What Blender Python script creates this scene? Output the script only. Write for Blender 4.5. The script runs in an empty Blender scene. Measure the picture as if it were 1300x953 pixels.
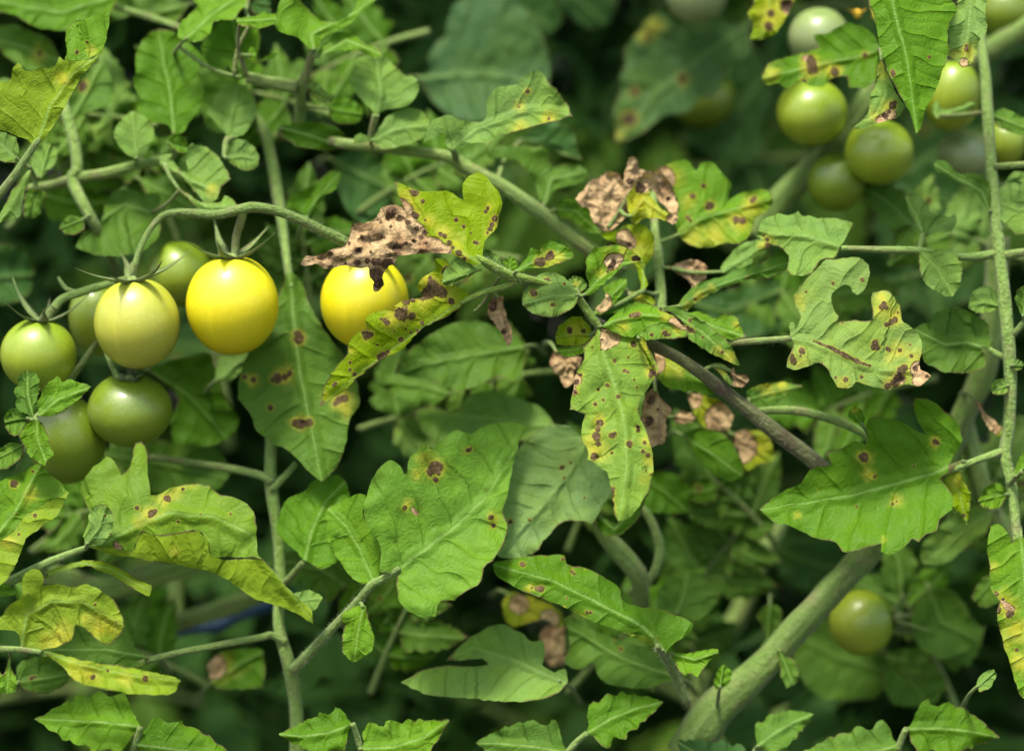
import bpy, math, random
import numpy as np
from mathutils import Vector, Matrix, Euler, noise as mnoise
from mathutils.geometry import delaunay_2d_cdt

random.seed(7)
rng = np.random.default_rng(7)
scene = bpy.context.scene
COL = scene.collection

# ------------------------------------------------------------------ camera
D0 = 0.80                       # metres to the plane of focus
S = 0.28 / 1300                 # metres per photograph pixel on that plane
PITCH = math.radians(8)
CAM_LOC = Vector((0.0, -D0, 0.80))
cam_data = bpy.data.cameras.new('camera')
cam = bpy.data.objects.new('camera', cam_data)
COL.objects.link(cam)
cam.location = CAM_LOC
cam.rotation_euler = Euler((math.radians(90) - PITCH, 0, 0))
cam_data.sensor_width = 36.0
cam_data.lens = 36.0 * D0 / 0.28
cam_data.clip_start = 0.02
cam_data.clip_end = 500
cam_data.dof.use_dof = True
cam_data.dof.focus_distance = D0 - 0.006
cam_data.dof.aperture_fstop = 4.2
scene.camera = cam
CAM_R = cam.rotation_euler.to_matrix()

# ------------------------------------------------------------------ light
SUN_EL, SUN_AZ = math.radians(70), math.atan2(-0.22, -0.34)
world = bpy.data.worlds.new('World')
scene.world = world
world.use_nodes = True
wn = world.node_tree
sky = wn.nodes.new('ShaderNodeTexSky')
sky.sky_type = 'NISHITA'
sky.sun_disc = False
sky.sun_elevation = SUN_EL
sky.sun_rotation = SUN_AZ
sky.dust_density = 4.0
sky.ozone_density = 0.6
bg = wn.nodes['Background']
bg.inputs['Strength'].default_value = 0.074
wn.links.new(sky.outputs['Color'], bg.inputs['Color'])
sun_data = bpy.data.lights.new('sun', 'SUN')
sun_data.energy = 1.5
sun_data.angle = math.radians(13)
sun_data.color = (1.0, 0.95, 0.86)
sun = bpy.data.objects.new('sun', sun_data)
COL.objects.link(sun)
sdir = Vector((math.sin(SUN_AZ) * math.cos(SUN_EL), math.cos(SUN_AZ) * math.cos(SUN_EL), math.sin(SUN_EL)))
sun.rotation_euler = (-sdir).to_track_quat('-Z', 'Y').to_euler()
sun.location = (0, -1, 3)

vs = scene.view_settings
vs.view_transform = 'Standard'
vs.look = 'None'
vs.gamma = 1.0
vs.use_curve_mapping = False
vs.exposure = 2.42
scene.cycles.max_bounces = 8
scene.cycles.transparent_max_bounces = 4
scene.cycles.use_denoising = True

# ------------------------------------------------------------------ points
def at(px, py, d):
    """world point seen at photograph pixel (px, py), d metres beyond the focus plane"""
    D = D0 + d
    k = S * D / D0
    return CAM_LOC + CAM_R @ Vector(((px - 650) * k, (476.5 - py) * k, -D))

SURVEY = {  # patches of the reference survey: origin and scale
    'A': (0, 0, 330 / 1048), 'B': (320, 0, 340 / 1080), 'C': (640, 0, 340 / 1080), 'D': (960, 0, 340 / 1080),
    'E': (0, 280, 330 / 1048), 'F': (320, 200, 340 / 1080), 'G': (640, 280, 340 / 1080), 'H': (960, 280, 340 / 1080),
    'I': (0, 560, 330 / 1038), 'J': (320, 480, 340 / 846), 'K': (640, 560, 340 / 1069), 'L': (960, 560, 340 / 1069),
    'N': (380, 210, 280 / 1300), 'P': (0, 0, 1.0)}

def pts(s, scale3=False):
    out, reg = [], 'P'
    for tok in s.split():
        if tok in SURVEY:
            reg = tok
            continue
        v = [float(a) for a in tok.split(',')]
        x0, y0, k = SURVEY[reg]
        v[0] = x0 + v[0] * k
        v[1] = y0 + v[1] * k
        if scale3 and len(v) > 2:
            v[2] *= k
        out.append(tuple(v))
    return out

# ------------------------------------------------------------------ node helper
class NT:
    def __init__(self, name):
        self.m = bpy.data.materials.new(name)
        self.m.use_nodes = True
        self.t = self.m.node_tree
        self.t.nodes.clear()
    def n(self, typ, **kw):
        nd = self.t.nodes.new(typ)
        for k, v in kw.items():
            setattr(nd, k, v)
        return nd
    def put(self, sock, v):
        if isinstance(v, bpy.types.NodeSocket):
            self.t.links.new(v, sock)
        else:
            if hasattr(sock, 'default_value'):
                if sock.type in ('RGBA',) and len(v) == 3:
                    v = (*v, 1)
                sock.default_value = v
    def math(self, op, a, b=0.0, c=0.0, clamp=False):
        nd = self.n('ShaderNodeMath', operation=op, use_clamp=clamp)
        self.put(nd.inputs[0], a); self.put(nd.inputs[1], b); self.put(nd.inputs[2], c)
        return nd.outputs[0]
    def step(self, x, lo, hi, a=0.0, b=1.0):
        nd = self.n('ShaderNodeMapRange', interpolation_type='SMOOTHSTEP')
        for i, v in enumerate((x, lo, hi, a, b)):
            self.put(nd.inputs[i], v)
        return nd.outputs[0]
    def mix(self, f, a, b, blend='MIX'):
        nd = self.n('ShaderNodeMix', data_type='RGBA', blend_type=blend)
        self.put(nd.inputs[0], f); self.put(nd.inputs[6], a); self.put(nd.inputs[7], b)
        return nd.outputs[2]
    def noise(self, vec, scale, detail=3.0, rough=0.55, out=0):
        nd = self.n('ShaderNodeTexNoise')
        self.put(nd.inputs['Vector'], vec)
        nd.inputs['Scale'].default_value = scale
        nd.inputs['Detail'].default_value = detail
        nd.inputs['Roughness'].default_value = rough
        return nd.outputs[out]
    def attr(self, name):
        return self.n('ShaderNodeAttribute', attribute_name=name)

def leaf_material():
    T = NT('leaf_tissue')
    tc = T.n('ShaderNodeTexCoord')
    obj = tc.outputs['Object']
    sep = T.n('ShaderNodeSeparateXYZ')
    T.put(sep.inputs[0], tc.outputs['UV'])
    U, V = sep.outputs[0], sep.outputs[1]
    mark = T.attr('mark'); tint = T.attr('tint')
    ms = T.n('ShaderNodeSeparateColor'); T.put(ms.inputs[0], mark.outputs['Color'])
    spot, yel, dry = ms.outputs[0], ms.outputs[1], ms.outputs[2]
    edge, under = mark.outputs['Alpha'], tint.outputs['Alpha']
    aV = T.math('ABSOLUTE', V)
    side = T.math('GREATER_THAN', V, 0.0)
    # side veins slant towards the tip
    n1p = T.noise(obj, 45, 2)
    t = T.math('SUBTRACT', U, T.math('MULTIPLY', aV, 0.62))
    t = T.math('ADD', t, T.math('MULTIPLY', T.math('MULTIPLY', aV, aV), 0.45))
    t = T.math('MULTIPLY_ADD', t, 6.0, T.math('MULTIPLY', side, 0.45))
    f = T.math('ABSOLUTE', T.math('SUBTRACT', T.math('FRACT', t), 0.5))
    dv = T.math('SUBTRACT', 0.5, f)                 # 0 on a vein, 0.5 between
    lat = T.math('MULTIPLY', T.step(dv, 0.008, 0.04, 1.0, 0.0), T.step(n1p, 0.3, 0.6, 0.35, 1.0))
    midw = T.math('MULTIPLY_ADD', U, -0.0065, 0.0095)
    mid = T.step(T.math('DIVIDE', aV, midw), 0.55, 1.2, 1.0, 0.0)
    vor = T.n('ShaderNodeTexVoronoi', feature='DISTANCE_TO_EDGE')
    mp = T.n('ShaderNodeMapping'); T.put(mp.inputs[0], tc.outputs['UV'])
    mp.inputs['Scale'].default_value = (1, 1, 1)
    wob = T.noise(tc.outputs['UV'], 9.0, 2.0, 0.5, 1)
    add = T.n('ShaderNodeMixRGB', blend_type='ADD'); add.inputs[0].default_value = 0.06
    T.put(add.inputs[1], tc.outputs['UV']); T.put(add.inputs[2], wob)
    T.put(vor.inputs['Vector'], add.outputs[0]); vor.inputs['Scale'].default_value = 30
    net = vor.outputs['Distance']
    netm = T.step(net, 0.0, 0.10, 1.0, 0.0)
    n1 = T.noise(obj, 70, 3)
    n2 = T.noise(obj, 420, 4, 0.65)
    n3 = T.noise(obj, 1500, 3, 0.6)
    n4 = T.noise(obj, 170, 3, 0.6)
    # green tissue
    green = tint.outputs['Color']
    c = T.mix(T.step(n1, 0.35, 0.7, 0.0, 0.6), green, T.mix(1.0, green, (1.25, 1.16, 0.6), 'MULTIPLY'))
    c = T.mix(T.step(n2, 0.4, 0.72, 0.0, 0.30), c, T.mix(1.0, c, (0.72, 0.78, 0.72), 'MULTIPLY'))
    c = T.mix(T.math('MULTIPLY', netm, 0.10), c, T.mix(1.0, c, (1.35, 1.3, 1.2), 'MULTIPLY'))
    c = T.mix(T.math('MULTIPLY', lat, 0.25), c, T.mix(1.0, c, (1.45, 1.4, 1.3), 'MULTIPLY'))
    c = T.mix(T.math('MULTIPLY', mid, 0.5), c, (0.20, 0.32, 0.08))
    # tiny pale flecks of dust and feeding marks
    fl = T.math('MULTIPLY', T.step(n3, 0.72, 0.80), 0.16)
    c = T.mix(fl, c, (0.36, 0.42, 0.22))
    # paler hairy underside
    c = T.mix(T.math('MULTIPLY', under, 0.55), c, T.mix(0.5, T.mix(1.0, c, (1.5, 1.35, 1.5), 'MULTIPLY'), (0.15, 0.25, 0.09)))
    # chlorosis
    jit = T.math('MULTIPLY', T.math('SUBTRACT', n2, 0.5), 1.3)
    jit2 = T.math('MULTIPLY', T.math('SUBTRACT', n3, 0.5), 0.9)
    jit4 = T.math('MULTIPLY', T.math('SUBTRACT', n4, 0.5), 1.3)
    ym = T.step(T.math('ADD', T.math('ADD', yel, T.math('MULTIPLY', lat, -0.18)), T.math('ADD', jit, jit4)), 0.05, 1.25)
    ycol = T.mix(T.step(n2, 0.35, 0.65), (0.50, 0.38, 0.025), (0.38, 0.40, 0.055))
    c = T.mix(T.math('MULTIPLY', ym, 0.72), c, ycol)
    # dead tissue
    dm = T.step(T.math('ADD', dry, T.math('MULTIPLY', T.math('ADD', jit, jit2), 0.30)), -0.05, 0.08)
    dcol = T.mix(T.step(n4, 0.35, 0.68), (0.37, 0.27, 0.135), (0.20, 0.125, 0.058))
    dcol = T.mix(T.step(n2, 0.48, 0.74, 0.0, 0.5), dcol, (0.115, 0.075, 0.058))
    dcol = T.mix(T.math('MULTIPLY', lat, 0.35), dcol, (0.16, 0.09, 0.06))
    drim = T.math('MULTIPLY', T.step(T.math('ABSOLUTE', T.math('ADD', dry, T.math('MULTIPLY', jit, 0.30))), 0.0, 0.13, 1.0, 0.0), 0.75)
    c = T.mix(dm, c, dcol)
    c = T.mix(drim, c, (0.075, 0.04, 0.022))
    # lesions
    sj = T.math('ADD', spot, T.math('MULTIPLY', T.math('ADD', jit, jit2), 0.85))
    halo = T.step(sj, -0.75, 0.1, 0.0, 0.40)
    c = T.mix(T.math('MULTIPLY', halo, T.math('SUBTRACT', 1.0, dm)), c, (0.36, 0.30, 0.035))
    sm = T.step(sj, -0.04, 0.26)
    scol = T.mix(T.step(T.math('ADD', n3, T.math('MULTIPLY', n4, 0.6)), 0.72, 1.0), (0.034, 0.021, 0.013), (0.105, 0.066, 0.040))
    c = T.mix(T.math('MULTIPLY', sm, 0.95), c, scol)
    # scorched margin
    em = T.step(T.math('ADD', edge, T.math('MULTIPLY', T.math('ADD', jit4, jit), 0.10)), 0.025, 0.09, 1.0, 0.0)
    em = T.math('MULTIPLY', em, T.step(n1, 0.46, 0.60, 0.05, 0.85))
    c = T.mix(em, c, (0.10, 0.068, 0.034))
    dead = T.math('MAXIMUM', dm, sm)
    # relief
    h = T.math('MULTIPLY', T.math('POWER', T.math('MULTIPLY', dv, 2.0), 0.55), 1.0)
    h = T.math('MULTIPLY', h, T.step(T.math('DIVIDE', aV, 0.02), 0.4, 2.4))
    h = T.math('MULTIPLY_ADD', T.step(net, 0.0, 0.25), 0.06, h)
    h = T.math('MULTIPLY_ADD', n2, 0.075, h)
    h = T.math('MULTIPLY_ADD', n3, 0.03, h)
    h = T.math('MULTIPLY_ADD', T.math('MULTIPLY', T.math('ABSOLUTE', T.math('SUBTRACT', n4, 0.5)), dm), -1.9, h)
    h = T.math('MULTIPLY_ADD', T.math('MULTIPLY', n2, dm), 0.6, h)
    h = T.math('MULTIPLY_ADD', sm, -0.35, h)
    bump = T.n('ShaderNodeBump')
    bump.inputs['Strength'].default_value = 0.7
    bump.inputs['Distance'].default_value = 0.0019
    T.put(bump.inputs['Height'], h)
    pr = T.n('ShaderNodeBsdfPrincipled')
    T.put(pr.inputs['Base Color'], c)
    T.put(pr.inputs['Roughness'], T.math('MULTIPLY_ADD', dead, 0.25, 0.46))
    T.put(pr.inputs['Specular IOR Level'], T.math('MULTIPLY_ADD', dead, -0.03, 0.06))
    T.put(pr.inputs['Normal'], bump.outputs[0])
    tr = T.n('ShaderNodeBsdfTranslucent')
    T.put(tr.inputs['Color'], T.mix(1.0, c, (1.35, 1.6, 0.42), 'MULTIPLY'))
    T.put(tr.inputs['Normal'], bump.outputs[0])
    ms2 = T.n('ShaderNodeMixShader')
    T.put(ms2.inputs[0], T.math('MULTIPLY_ADD', dead, -0.26, 0.40))
    T.put(ms2.inputs[1], pr.outputs[0]); T.put(ms2.inputs[2], tr.outputs[0])
    out = T.n('ShaderNodeOutputMaterial')
    T.put(out.inputs['Surface'], ms2.outputs[0])
    return T.m

def stem_material(name, c1, c2, c3, rough=0.55):
    T = NT(name)
    tc = T.n('ShaderNodeTexCoord')
    mp = T.n('ShaderNodeMapping'); T.put(mp.inputs[0], tc.outputs['UV'])
    mp.inputs['Scale'].default_value = (6, 1.2, 1)
    streak = T.noise(mp.outputs[0], 2.2, 4, 0.6)
    n1 = T.noise(tc.outputs['Object'], 120, 3)
    n2 = T.noise(tc.outputs['Object'], 900, 3)
    c = T.mix(T.step(streak, 0.35, 0.68), c1, c2)
    c = T.mix(T.step(n1, 0.50, 0.72, 0.0, 0.9), c, c3)
    n5 = T.noise(tc.outputs['Object'], 330, 4, 0.7)
    c = T.mix(T.step(n5, 0.52, 0.68, 0.0, 0.6), c, T.mix(1.0, c, (0.62, 0.55, 0.5), 'MULTIPLY'))
    c = T.mix(T.step(n2, 0.56, 0.72, 0.0, 0.4), c, T.mix(1.0, c, (1.5, 1.5, 1.4), 'MULTIPLY'))
    bump = T.n('ShaderNodeBump'); bump.inputs['Strength'].default_value = 0.8; bump.inputs['Distance'].default_value = 0.0009
    T.put(bump.inputs['Height'], T.math('ADD', streak, n2))
    pr = T.n('ShaderNodeBsdfPrincipled')
    T.put(pr.inputs['Base Color'], c)
    pr.inputs['Roughness'].default_value = rough
    pr.inputs['Specular IOR Level'].default_value = 0.15
    pr.inputs['Sheen Weight'].default_value = 0.12
    pr.inputs['Sheen Roughness'].default_value = 0.35
    pr.inputs['Subsurface Weight'].default_value = 0.0
    T.put(pr.inputs['Normal'], bump.outputs[0])
    out = T.n('ShaderNodeOutputMaterial'); T.put(out.inputs[0], pr.outputs[0])
    return T.m

def fruit_material(name, body, shoulder, base, speck, streaks=0.25):
    T = NT(name)
    tc = T.n('ShaderNodeTexCoord')
    sep = T.n('ShaderNodeSeparateXYZ'); T.put(sep.inputs[0], tc.outputs['UV'])
    v = sep.outputs[1]                               # 0 at the blossom end, 1 at the stalk
    n1 = T.noise(tc.outputs['Object'], 90, 3)
    mp = T.n('ShaderNodeMapping'); T.put(mp.inputs[0], tc.outputs['UV']); mp.inputs['Scale'].default_value = (9, 0.7, 1)
    st = T.noise(mp.outputs[0], 2.0, 3, 0.6)
    j = T.math('MULTIPLY', T.math('SUBTRACT', n1, 0.5), 0.35)
    c = T.mix(T.step(T.math('ADD', v, j), 0.45, 1.0), body, shoulder)
    c = T.mix(T.step(T.math('SUBTRACT', v, j), 0.02, 0.42, 1.0, 0.0), c, base)
    c = T.mix(T.math('MULTIPLY', T.step(st, 0.5, 0.72), streaks), c, T.mix(1.0, c, (1.35, 1.3, 1.5), 'MULTIPLY'))
    vor = T.n('ShaderNodeTexVoronoi'); T.put(vor.inputs['Vector'], tc.outputs['Object']); vor.inputs['Scale'].default_value = 950
    c = T.mix(T.math('MULTIPLY', T.step(vor.outputs['Distance'], 0.12, 0.34, 1.0, 0.0), 0.35), c, speck)
    n2 = T.noise(tc.outputs['Object'], 500, 2)
    bump = T.n('ShaderNodeBump'); bump.inputs['Strength'].default_value = 0.10; bump.inputs['Distance'].default_value = 0.0004
    T.put(bump.inputs['Height'], T.math('ADD', n2, T.math('MULTIPLY', n1, 2.0)))
    pr = T.n('ShaderNodeBsdfPrincipled')
    T.put(pr.inputs['Base Color'], c)
    pr.inputs['Roughness'].default_value = 0.46
    pr.inputs['Specular IOR Level'].default_value = 0.45
    pr.inputs['Coat Weight'].default_value = 0.3
    pr.inputs['Coat Roughness'].default_value = 0.13
    pr.inputs['Subsurface Weight'].default_value = 0.22
    pr.inputs['Subsurface Radius'].default_value = (1.0, 0.8, 0.25)
    pr.inputs['Subsurface Scale'].default_value = 0.0035
    T.put(pr.inputs['Normal'], bump.outputs[0])
    out = T.n('ShaderNodeOutputMaterial'); T.put(out.inputs[0], pr.outputs[0])
    return T.m

def plain_material(name, c1, c2, scale=80, rough=0.8):
    T = NT(name)
    tc = T.n('ShaderNodeTexCoord')
    n1 = T.noise(tc.outputs['Object'], scale, 6, 0.65)
    c = T.mix(T.step(n1, 0.3, 0.7), c1, c2)
    bump = T.n('ShaderNodeBump'); bump.inputs['Strength'].default_value = 0.8; bump.inputs['Distance'].default_value = 0.004
    T.put(bump.inputs['Height'], n1)
    pr = T.n('ShaderNodeBsdfPrincipled')
    T.put(pr.inputs['Base Color'], c); pr.inputs['Roughness'].default_value = rough
    T.put(pr.inputs['Normal'], bump.outputs[0])
    out = T.n('ShaderNodeOutputMaterial'); T.put(out.inputs[0], pr.outputs[0])
    return T.m

M_LEAF = leaf_material()
M_STEM = stem_material('stem_green', (0.115, 0.185, 0.035), (0.165, 0.235, 0.065), (0.14, 0.14, 0.05))
M_PALE = stem_material('stem_pale', (0.118, 0.20, 0.036), (0.168, 0.25, 0.062), (0.145, 0.16, 0.055))
M_DARK = stem_material('stem_bruised', (0.062, 0.066, 0.026), (0.105, 0.115, 0.042), (0.06, 0.040, 0.026))
M_FRESH = stem_material('stem_fresh', (0.115, 0.19, 0.02), (0.15, 0.235, 0.035), (0.12, 0.15, 0.03))
M_THICK = stem_material('stem_woody', (0.082, 0.14, 0.024), (0.122, 0.182, 0.043), (0.135, 0.145, 0.056))
M_RIPE = fruit_material('fruit_ripe', (0.52, 0.455, 0.001), (0.46, 0.46, 0.008), (0.53, 0.41, 0.001), (0.66, 0.56, 0.06), 0.4)
M_TURN = fruit_material('fruit_turning', (0.32, 0.33, 0.030), (0.26, 0.30, 0.018), (0.35, 0.34, 0.050), (0.43, 0.43, 0.12), 0.45)
M_GREEN = fruit_material('fruit_green', (0.185, 0.245, 0.008), (0.125, 0.21, 0.005), (0.23, 0.265, 0.022), (0.30, 0.33, 0.07), 0.4)
M_UNRIPE = fruit_material('fruit_unripe', (0.115, 0.165, 0.004), (0.075, 0.135, 0.003), (0.14, 0.17, 0.010), (0.20, 0.25, 0.04), 0.35)
M_GREY = fruit_material('fruit_pale_green', (0.180, 0.221, 0.082), (0.131, 0.197, 0.049), (0.221, 0.238, 0.107), (0.271, 0.295, 0.148), 0.35)
M_SOIL = plain_material('soil', (0.022, 0.018, 0.013), (0.05, 0.040, 0.030), 60, 0.95)
M_HOSE = plain_material('hose_plastic', (0.004, 0.035, 0.085), (0.006, 0.045, 0.10), 50, 0.4)
M_PETAL = plain_material('petal', (0.75, 0.42, 0.02), (0.8, 0.5, 0.03), 300, 0.6)

# ------------------------------------------------------------------ linking
def link(name, mesh, mat=None, parent=None, origin=None, label=None):
    o = bpy.data.objects.new(name, mesh)
    COL.objects.link(o)
    if mat is not None and not mesh.materials:
        mesh.materials.append(mat)
    if parent is not None:
        o.parent = parent
    if origin is not None:
        o.location = origin - (parent_loc(parent) if parent is not None else Vector((0, 0, 0)))
    if label:
        o['label'] = label
    return o

WORLD_LOC = {}
def parent_loc(p):
    v = Vector((0, 0, 0))
    while p is not None:
        v += p.location
        p = p.parent
    return v

def thing(name, label, cat, loc, group=None):
    o = bpy.data.objects.new(name, None)
    COL.objects.link(o)
    o.empty_display_size = 0.01
    o.location = loc
    o['label'] = label
    o['category'] = cat
    if group:
        o['group'] = group
    return o

# ------------------------------------------------------------------ leaf geometry
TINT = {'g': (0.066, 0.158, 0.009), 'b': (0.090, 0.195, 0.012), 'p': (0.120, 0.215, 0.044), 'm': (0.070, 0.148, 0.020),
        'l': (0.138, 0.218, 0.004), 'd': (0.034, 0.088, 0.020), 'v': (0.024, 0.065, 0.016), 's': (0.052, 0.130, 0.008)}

def smooth_outline(P, step, jag, closed=True):
    P = [np.array(p[:2], float) for p in P]
    n = len(P)
    T = []
    for i in range(n):
        a, b, c = P[i - 1], P[i], P[(i + 1) % n]
        u, v = b - a, c - b
        lu, lv = np.linalg.norm(u) + 1e-6, np.linalg.norm(v) + 1e-6
        cs = float(np.dot(u, v) / (lu * lv))
        w = min(1.0, max(0.0, (cs + 0.15) / 1.1))
        T.append(((u / lu + v / lv) * 0.5 * w, lu, lv))
    out = []
    for i in range(n):
        j = (i + 1) % n
        a, b = P[i], P[j]
        L = np.linalg.norm(b - a)
        k = max(1, int(round(L / step)))
        ta, tb = T[i][0] * L, T[j][0] * L
        for q in range(k):
            s = q / k
            h = (2*s**3 - 3*s**2 + 1) * a + (s**3 - 2*s**2 + s) * ta + (-2*s**3 + 3*s**2) * b + (s**3 - s**2) * tb
            if q > 0 and jag:
                nv = mnoise.noise(Vector((h[0] * 0.09, h[1] * 0.09, 3.7))) * 1.5 + mnoise.noise(Vector((h[0] * 0.27, h[1] * 0.27, 9.7)))
                d = (b - a) / (L + 1e-6)
                h = h + np.array((-d[1], d[0])) * nv * jag
            out.append(h)
    return np.array(out)

def inside(poly, q):
    x, y = q[:, 0], q[:, 1]
    r = np.zeros(len(q), bool)
    j = len(poly) - 1
    for i in range(len(poly)):
        xi, yi = poly[i]; xj, yj = poly[j]
        if yi != yj:
            c = ((yi > y) != (yj > y)) & (x < (xj - xi) * (y - yi) / (yj - yi) + xi)
            r ^= c
        j = i
    return r

def seg_dist(poly, q, closed=True):
    """distance, arc length and signed side of the nearest point of a polyline"""
    A = poly if closed else poly[:-1]
    B = np.roll(poly, -1, 0) if closed else poly[1:]
    best = np.full(len(q), 1e9); arc = np.zeros(len(q)); sgn = np.ones(len(q)); near = np.zeros((len(q), 2))
    acc = 0.0
    for i in range(len(A)):
        a, d = A[i], B[i] - A[i]
        L2 = float(d @ d) + 1e-9
        L = math.sqrt(L2)
        t = ((q - a) @ d) / L2
        lo = -9.0 if (not closed and i == 0) else 0.0
        hi = 9.0 if (not closed and i == len(A) - 1) else 1.0
        t = np.clip(t, lo, hi)
        pr = a + t[:, None] * d
        dist = np.linalg.norm(q - pr, axis=1)
        m = dist < best
        best = np.where(m, dist, best)
        arc = np.where(m, acc + t * L, arc)
        sg = np.sign(d[0] * (q[:, 1] - a[1]) - d[1] * (q[:, 0] - a[0]))
        sgn = np.where(m, sg, sgn)
        near[m] = pr[m]
        acc += L
    return best, arc, sgn, acc, near

def blobs(q, B, lo=-2.5):
    v = np.full(len(q), lo)
    for b in B:
        v = np.maximum(v, 1.0 - np.hypot(q[:, 0] - b[0], q[:, 1] - b[1]) / b[2])
    return v

def nz(q, f, seed):
    return np.array([mnoise.noise(Vector((a * f, b * f, seed))) for a, b in q])

def leaf_sheet(outline, mid, depth, tint, under=0.0, spots=(), yel=(), dry=(), step=None, jag=0.9, seed=0.0, vscale=1.0):
    """triangulated blade in a flat frame; depth(q, u, v, L, edge, dryfield) lifts it"""
    ext = np.ptp(np.array([p[:2] for p in outline]), axis=0)
    step = step or min(7.0, max(1.6, float(max(ext)) / 34))
    ol = smooth_outline(outline, step, jag)
    midp = np.array([p[:2] for p in mid], float)
    lo, hi = ol.min(0), ol.max(0)
    gx, gy = np.meshgrid(np.arange(lo[0], hi[0], step), np.arange(lo[1], hi[1], step * 0.87))
    gx = gx + (np.arange(gx.shape[0]) % 2)[:, None] * step * 0.5
    g = np.stack([gx.ravel(), gy.ravel()], 1) + rng.uniform(-.18, .18, (gx.size, 2)) * step
    extra = []
    for b in spots:
        extra.append((b[0], b[1]))
        for rr, kk in ((0.55, 5), (1.0, 8), (1.6, 8)):
            for a in range(kk):
                an = a * 2 * math.pi / kk + rr
                extra.append((b[0] + math.cos(an) * rr * b[2], b[1] + math.sin(an) * rr * b[2]))
    if extra:
        g = np.vstack([g, np.array(extra)])
    g = g[inside(ol, g)]
    if len(g):
        g = g[seg_dist(ol, g)[0] > step * 0.45]
    allp = np.vstack([ol, g])
    n = len(ol)
    vv, _e, ff, *_ = delaunay_2d_cdt([Vector(p) for p in allp.tolist()], [], [list(range(n))], 1, 1e-4)
    q = np.array([(p[0], p[1]) for p in vv])
    edge = seg_dist(ol, q)[0]
    v, u, sg, L, _ = seg_dist(midp, q, closed=False)
    v = v * sg
    yb, db, sb = blobs(q, yel, -1.5), blobs(q, dry, -1.5), blobs(q, spots)
    dep = depth(q, u, v, L, edge, db)
    kv = min(1.0, max(0.45, L / 190)) * vscale
    uvs = np.stack([u / L * kv, v / L * kv], 1)
    w1, w2 = nz(q, 0.035, seed + 1.3), nz(q, 0.035, seed + 8.1)
    uvs += np.stack([w1, w2 * np.clip(np.abs(v) / 12, 0, 1)], 1) * 0.034
    faces = []
    for f in ff:
        a, b, c = (q[i] for i in f[:3])
        ar = (b[0]-a[0])*(c[1]-a[1]) - (b[1]-a[1])*(c[0]-a[0])
        faces.append(tuple(f) if ar > 0 else tuple(reversed(f)))
    return dict(q=q, d=dep, f=faces, uv=uvs, mark=np.stack([sb, yb, db, np.clip(edge / 22.0, 0, 1)], 1),
                tint=np.tile(np.array([*tint, under]), (len(q), 1)))

def sheets_to_mesh(name, sheets, mapper):
    V, F, UV, MK, TN = [], [], [], [], []
    for s in sheets:
        o = len(V)
        V.extend(mapper(s['q'], s['d']))
        F.extend(tuple(i + o for i in f) for f in s['f'])
        UV.append(s['uv']); MK.append(s['mark']); TN.append(s['tint'])
    UV, MK, TN = np.vstack(UV), np.vstack(MK), np.vstack(TN)
    me = bpy.data.meshes.new(name)
    me.from_pydata(V, [], F)
    me.polygons.foreach_set('use_smooth', [True] * len(me.polygons))
    li = np.zeros(len(me.loops), int); me.loops.foreach_get('vertex_index', li)
    uvl = me.uv_layers.new(name='UVMap')
    uvl.data.foreach_set('uv', UV[li].ravel())
    for nm, arr in (('mark', MK), ('tint', TN)):
        ca = me.color_attributes.new(nm, 'FLOAT_COLOR', 'POINT')
        ca.data.foreach_set('color', arr.ravel())
    me.materials.append(M_LEAF)
    me.update()
    return me

MM = 0.001 / S        # photograph pixels per millimetre at the plane of focus
LEAF_SEED = [0]

def lateral(u, v, L):
    kv = min(1.0, max(0.45, L / 190))
    a = np.abs(v) / L * kv
    t = (u / L * kv - 0.62 * a + 0.45 * a * a) * 6.0 + np.where(v > 0, 0.45, 0.0)
    return 0.5 - np.abs(t - np.floor(t) - 0.5)

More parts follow.
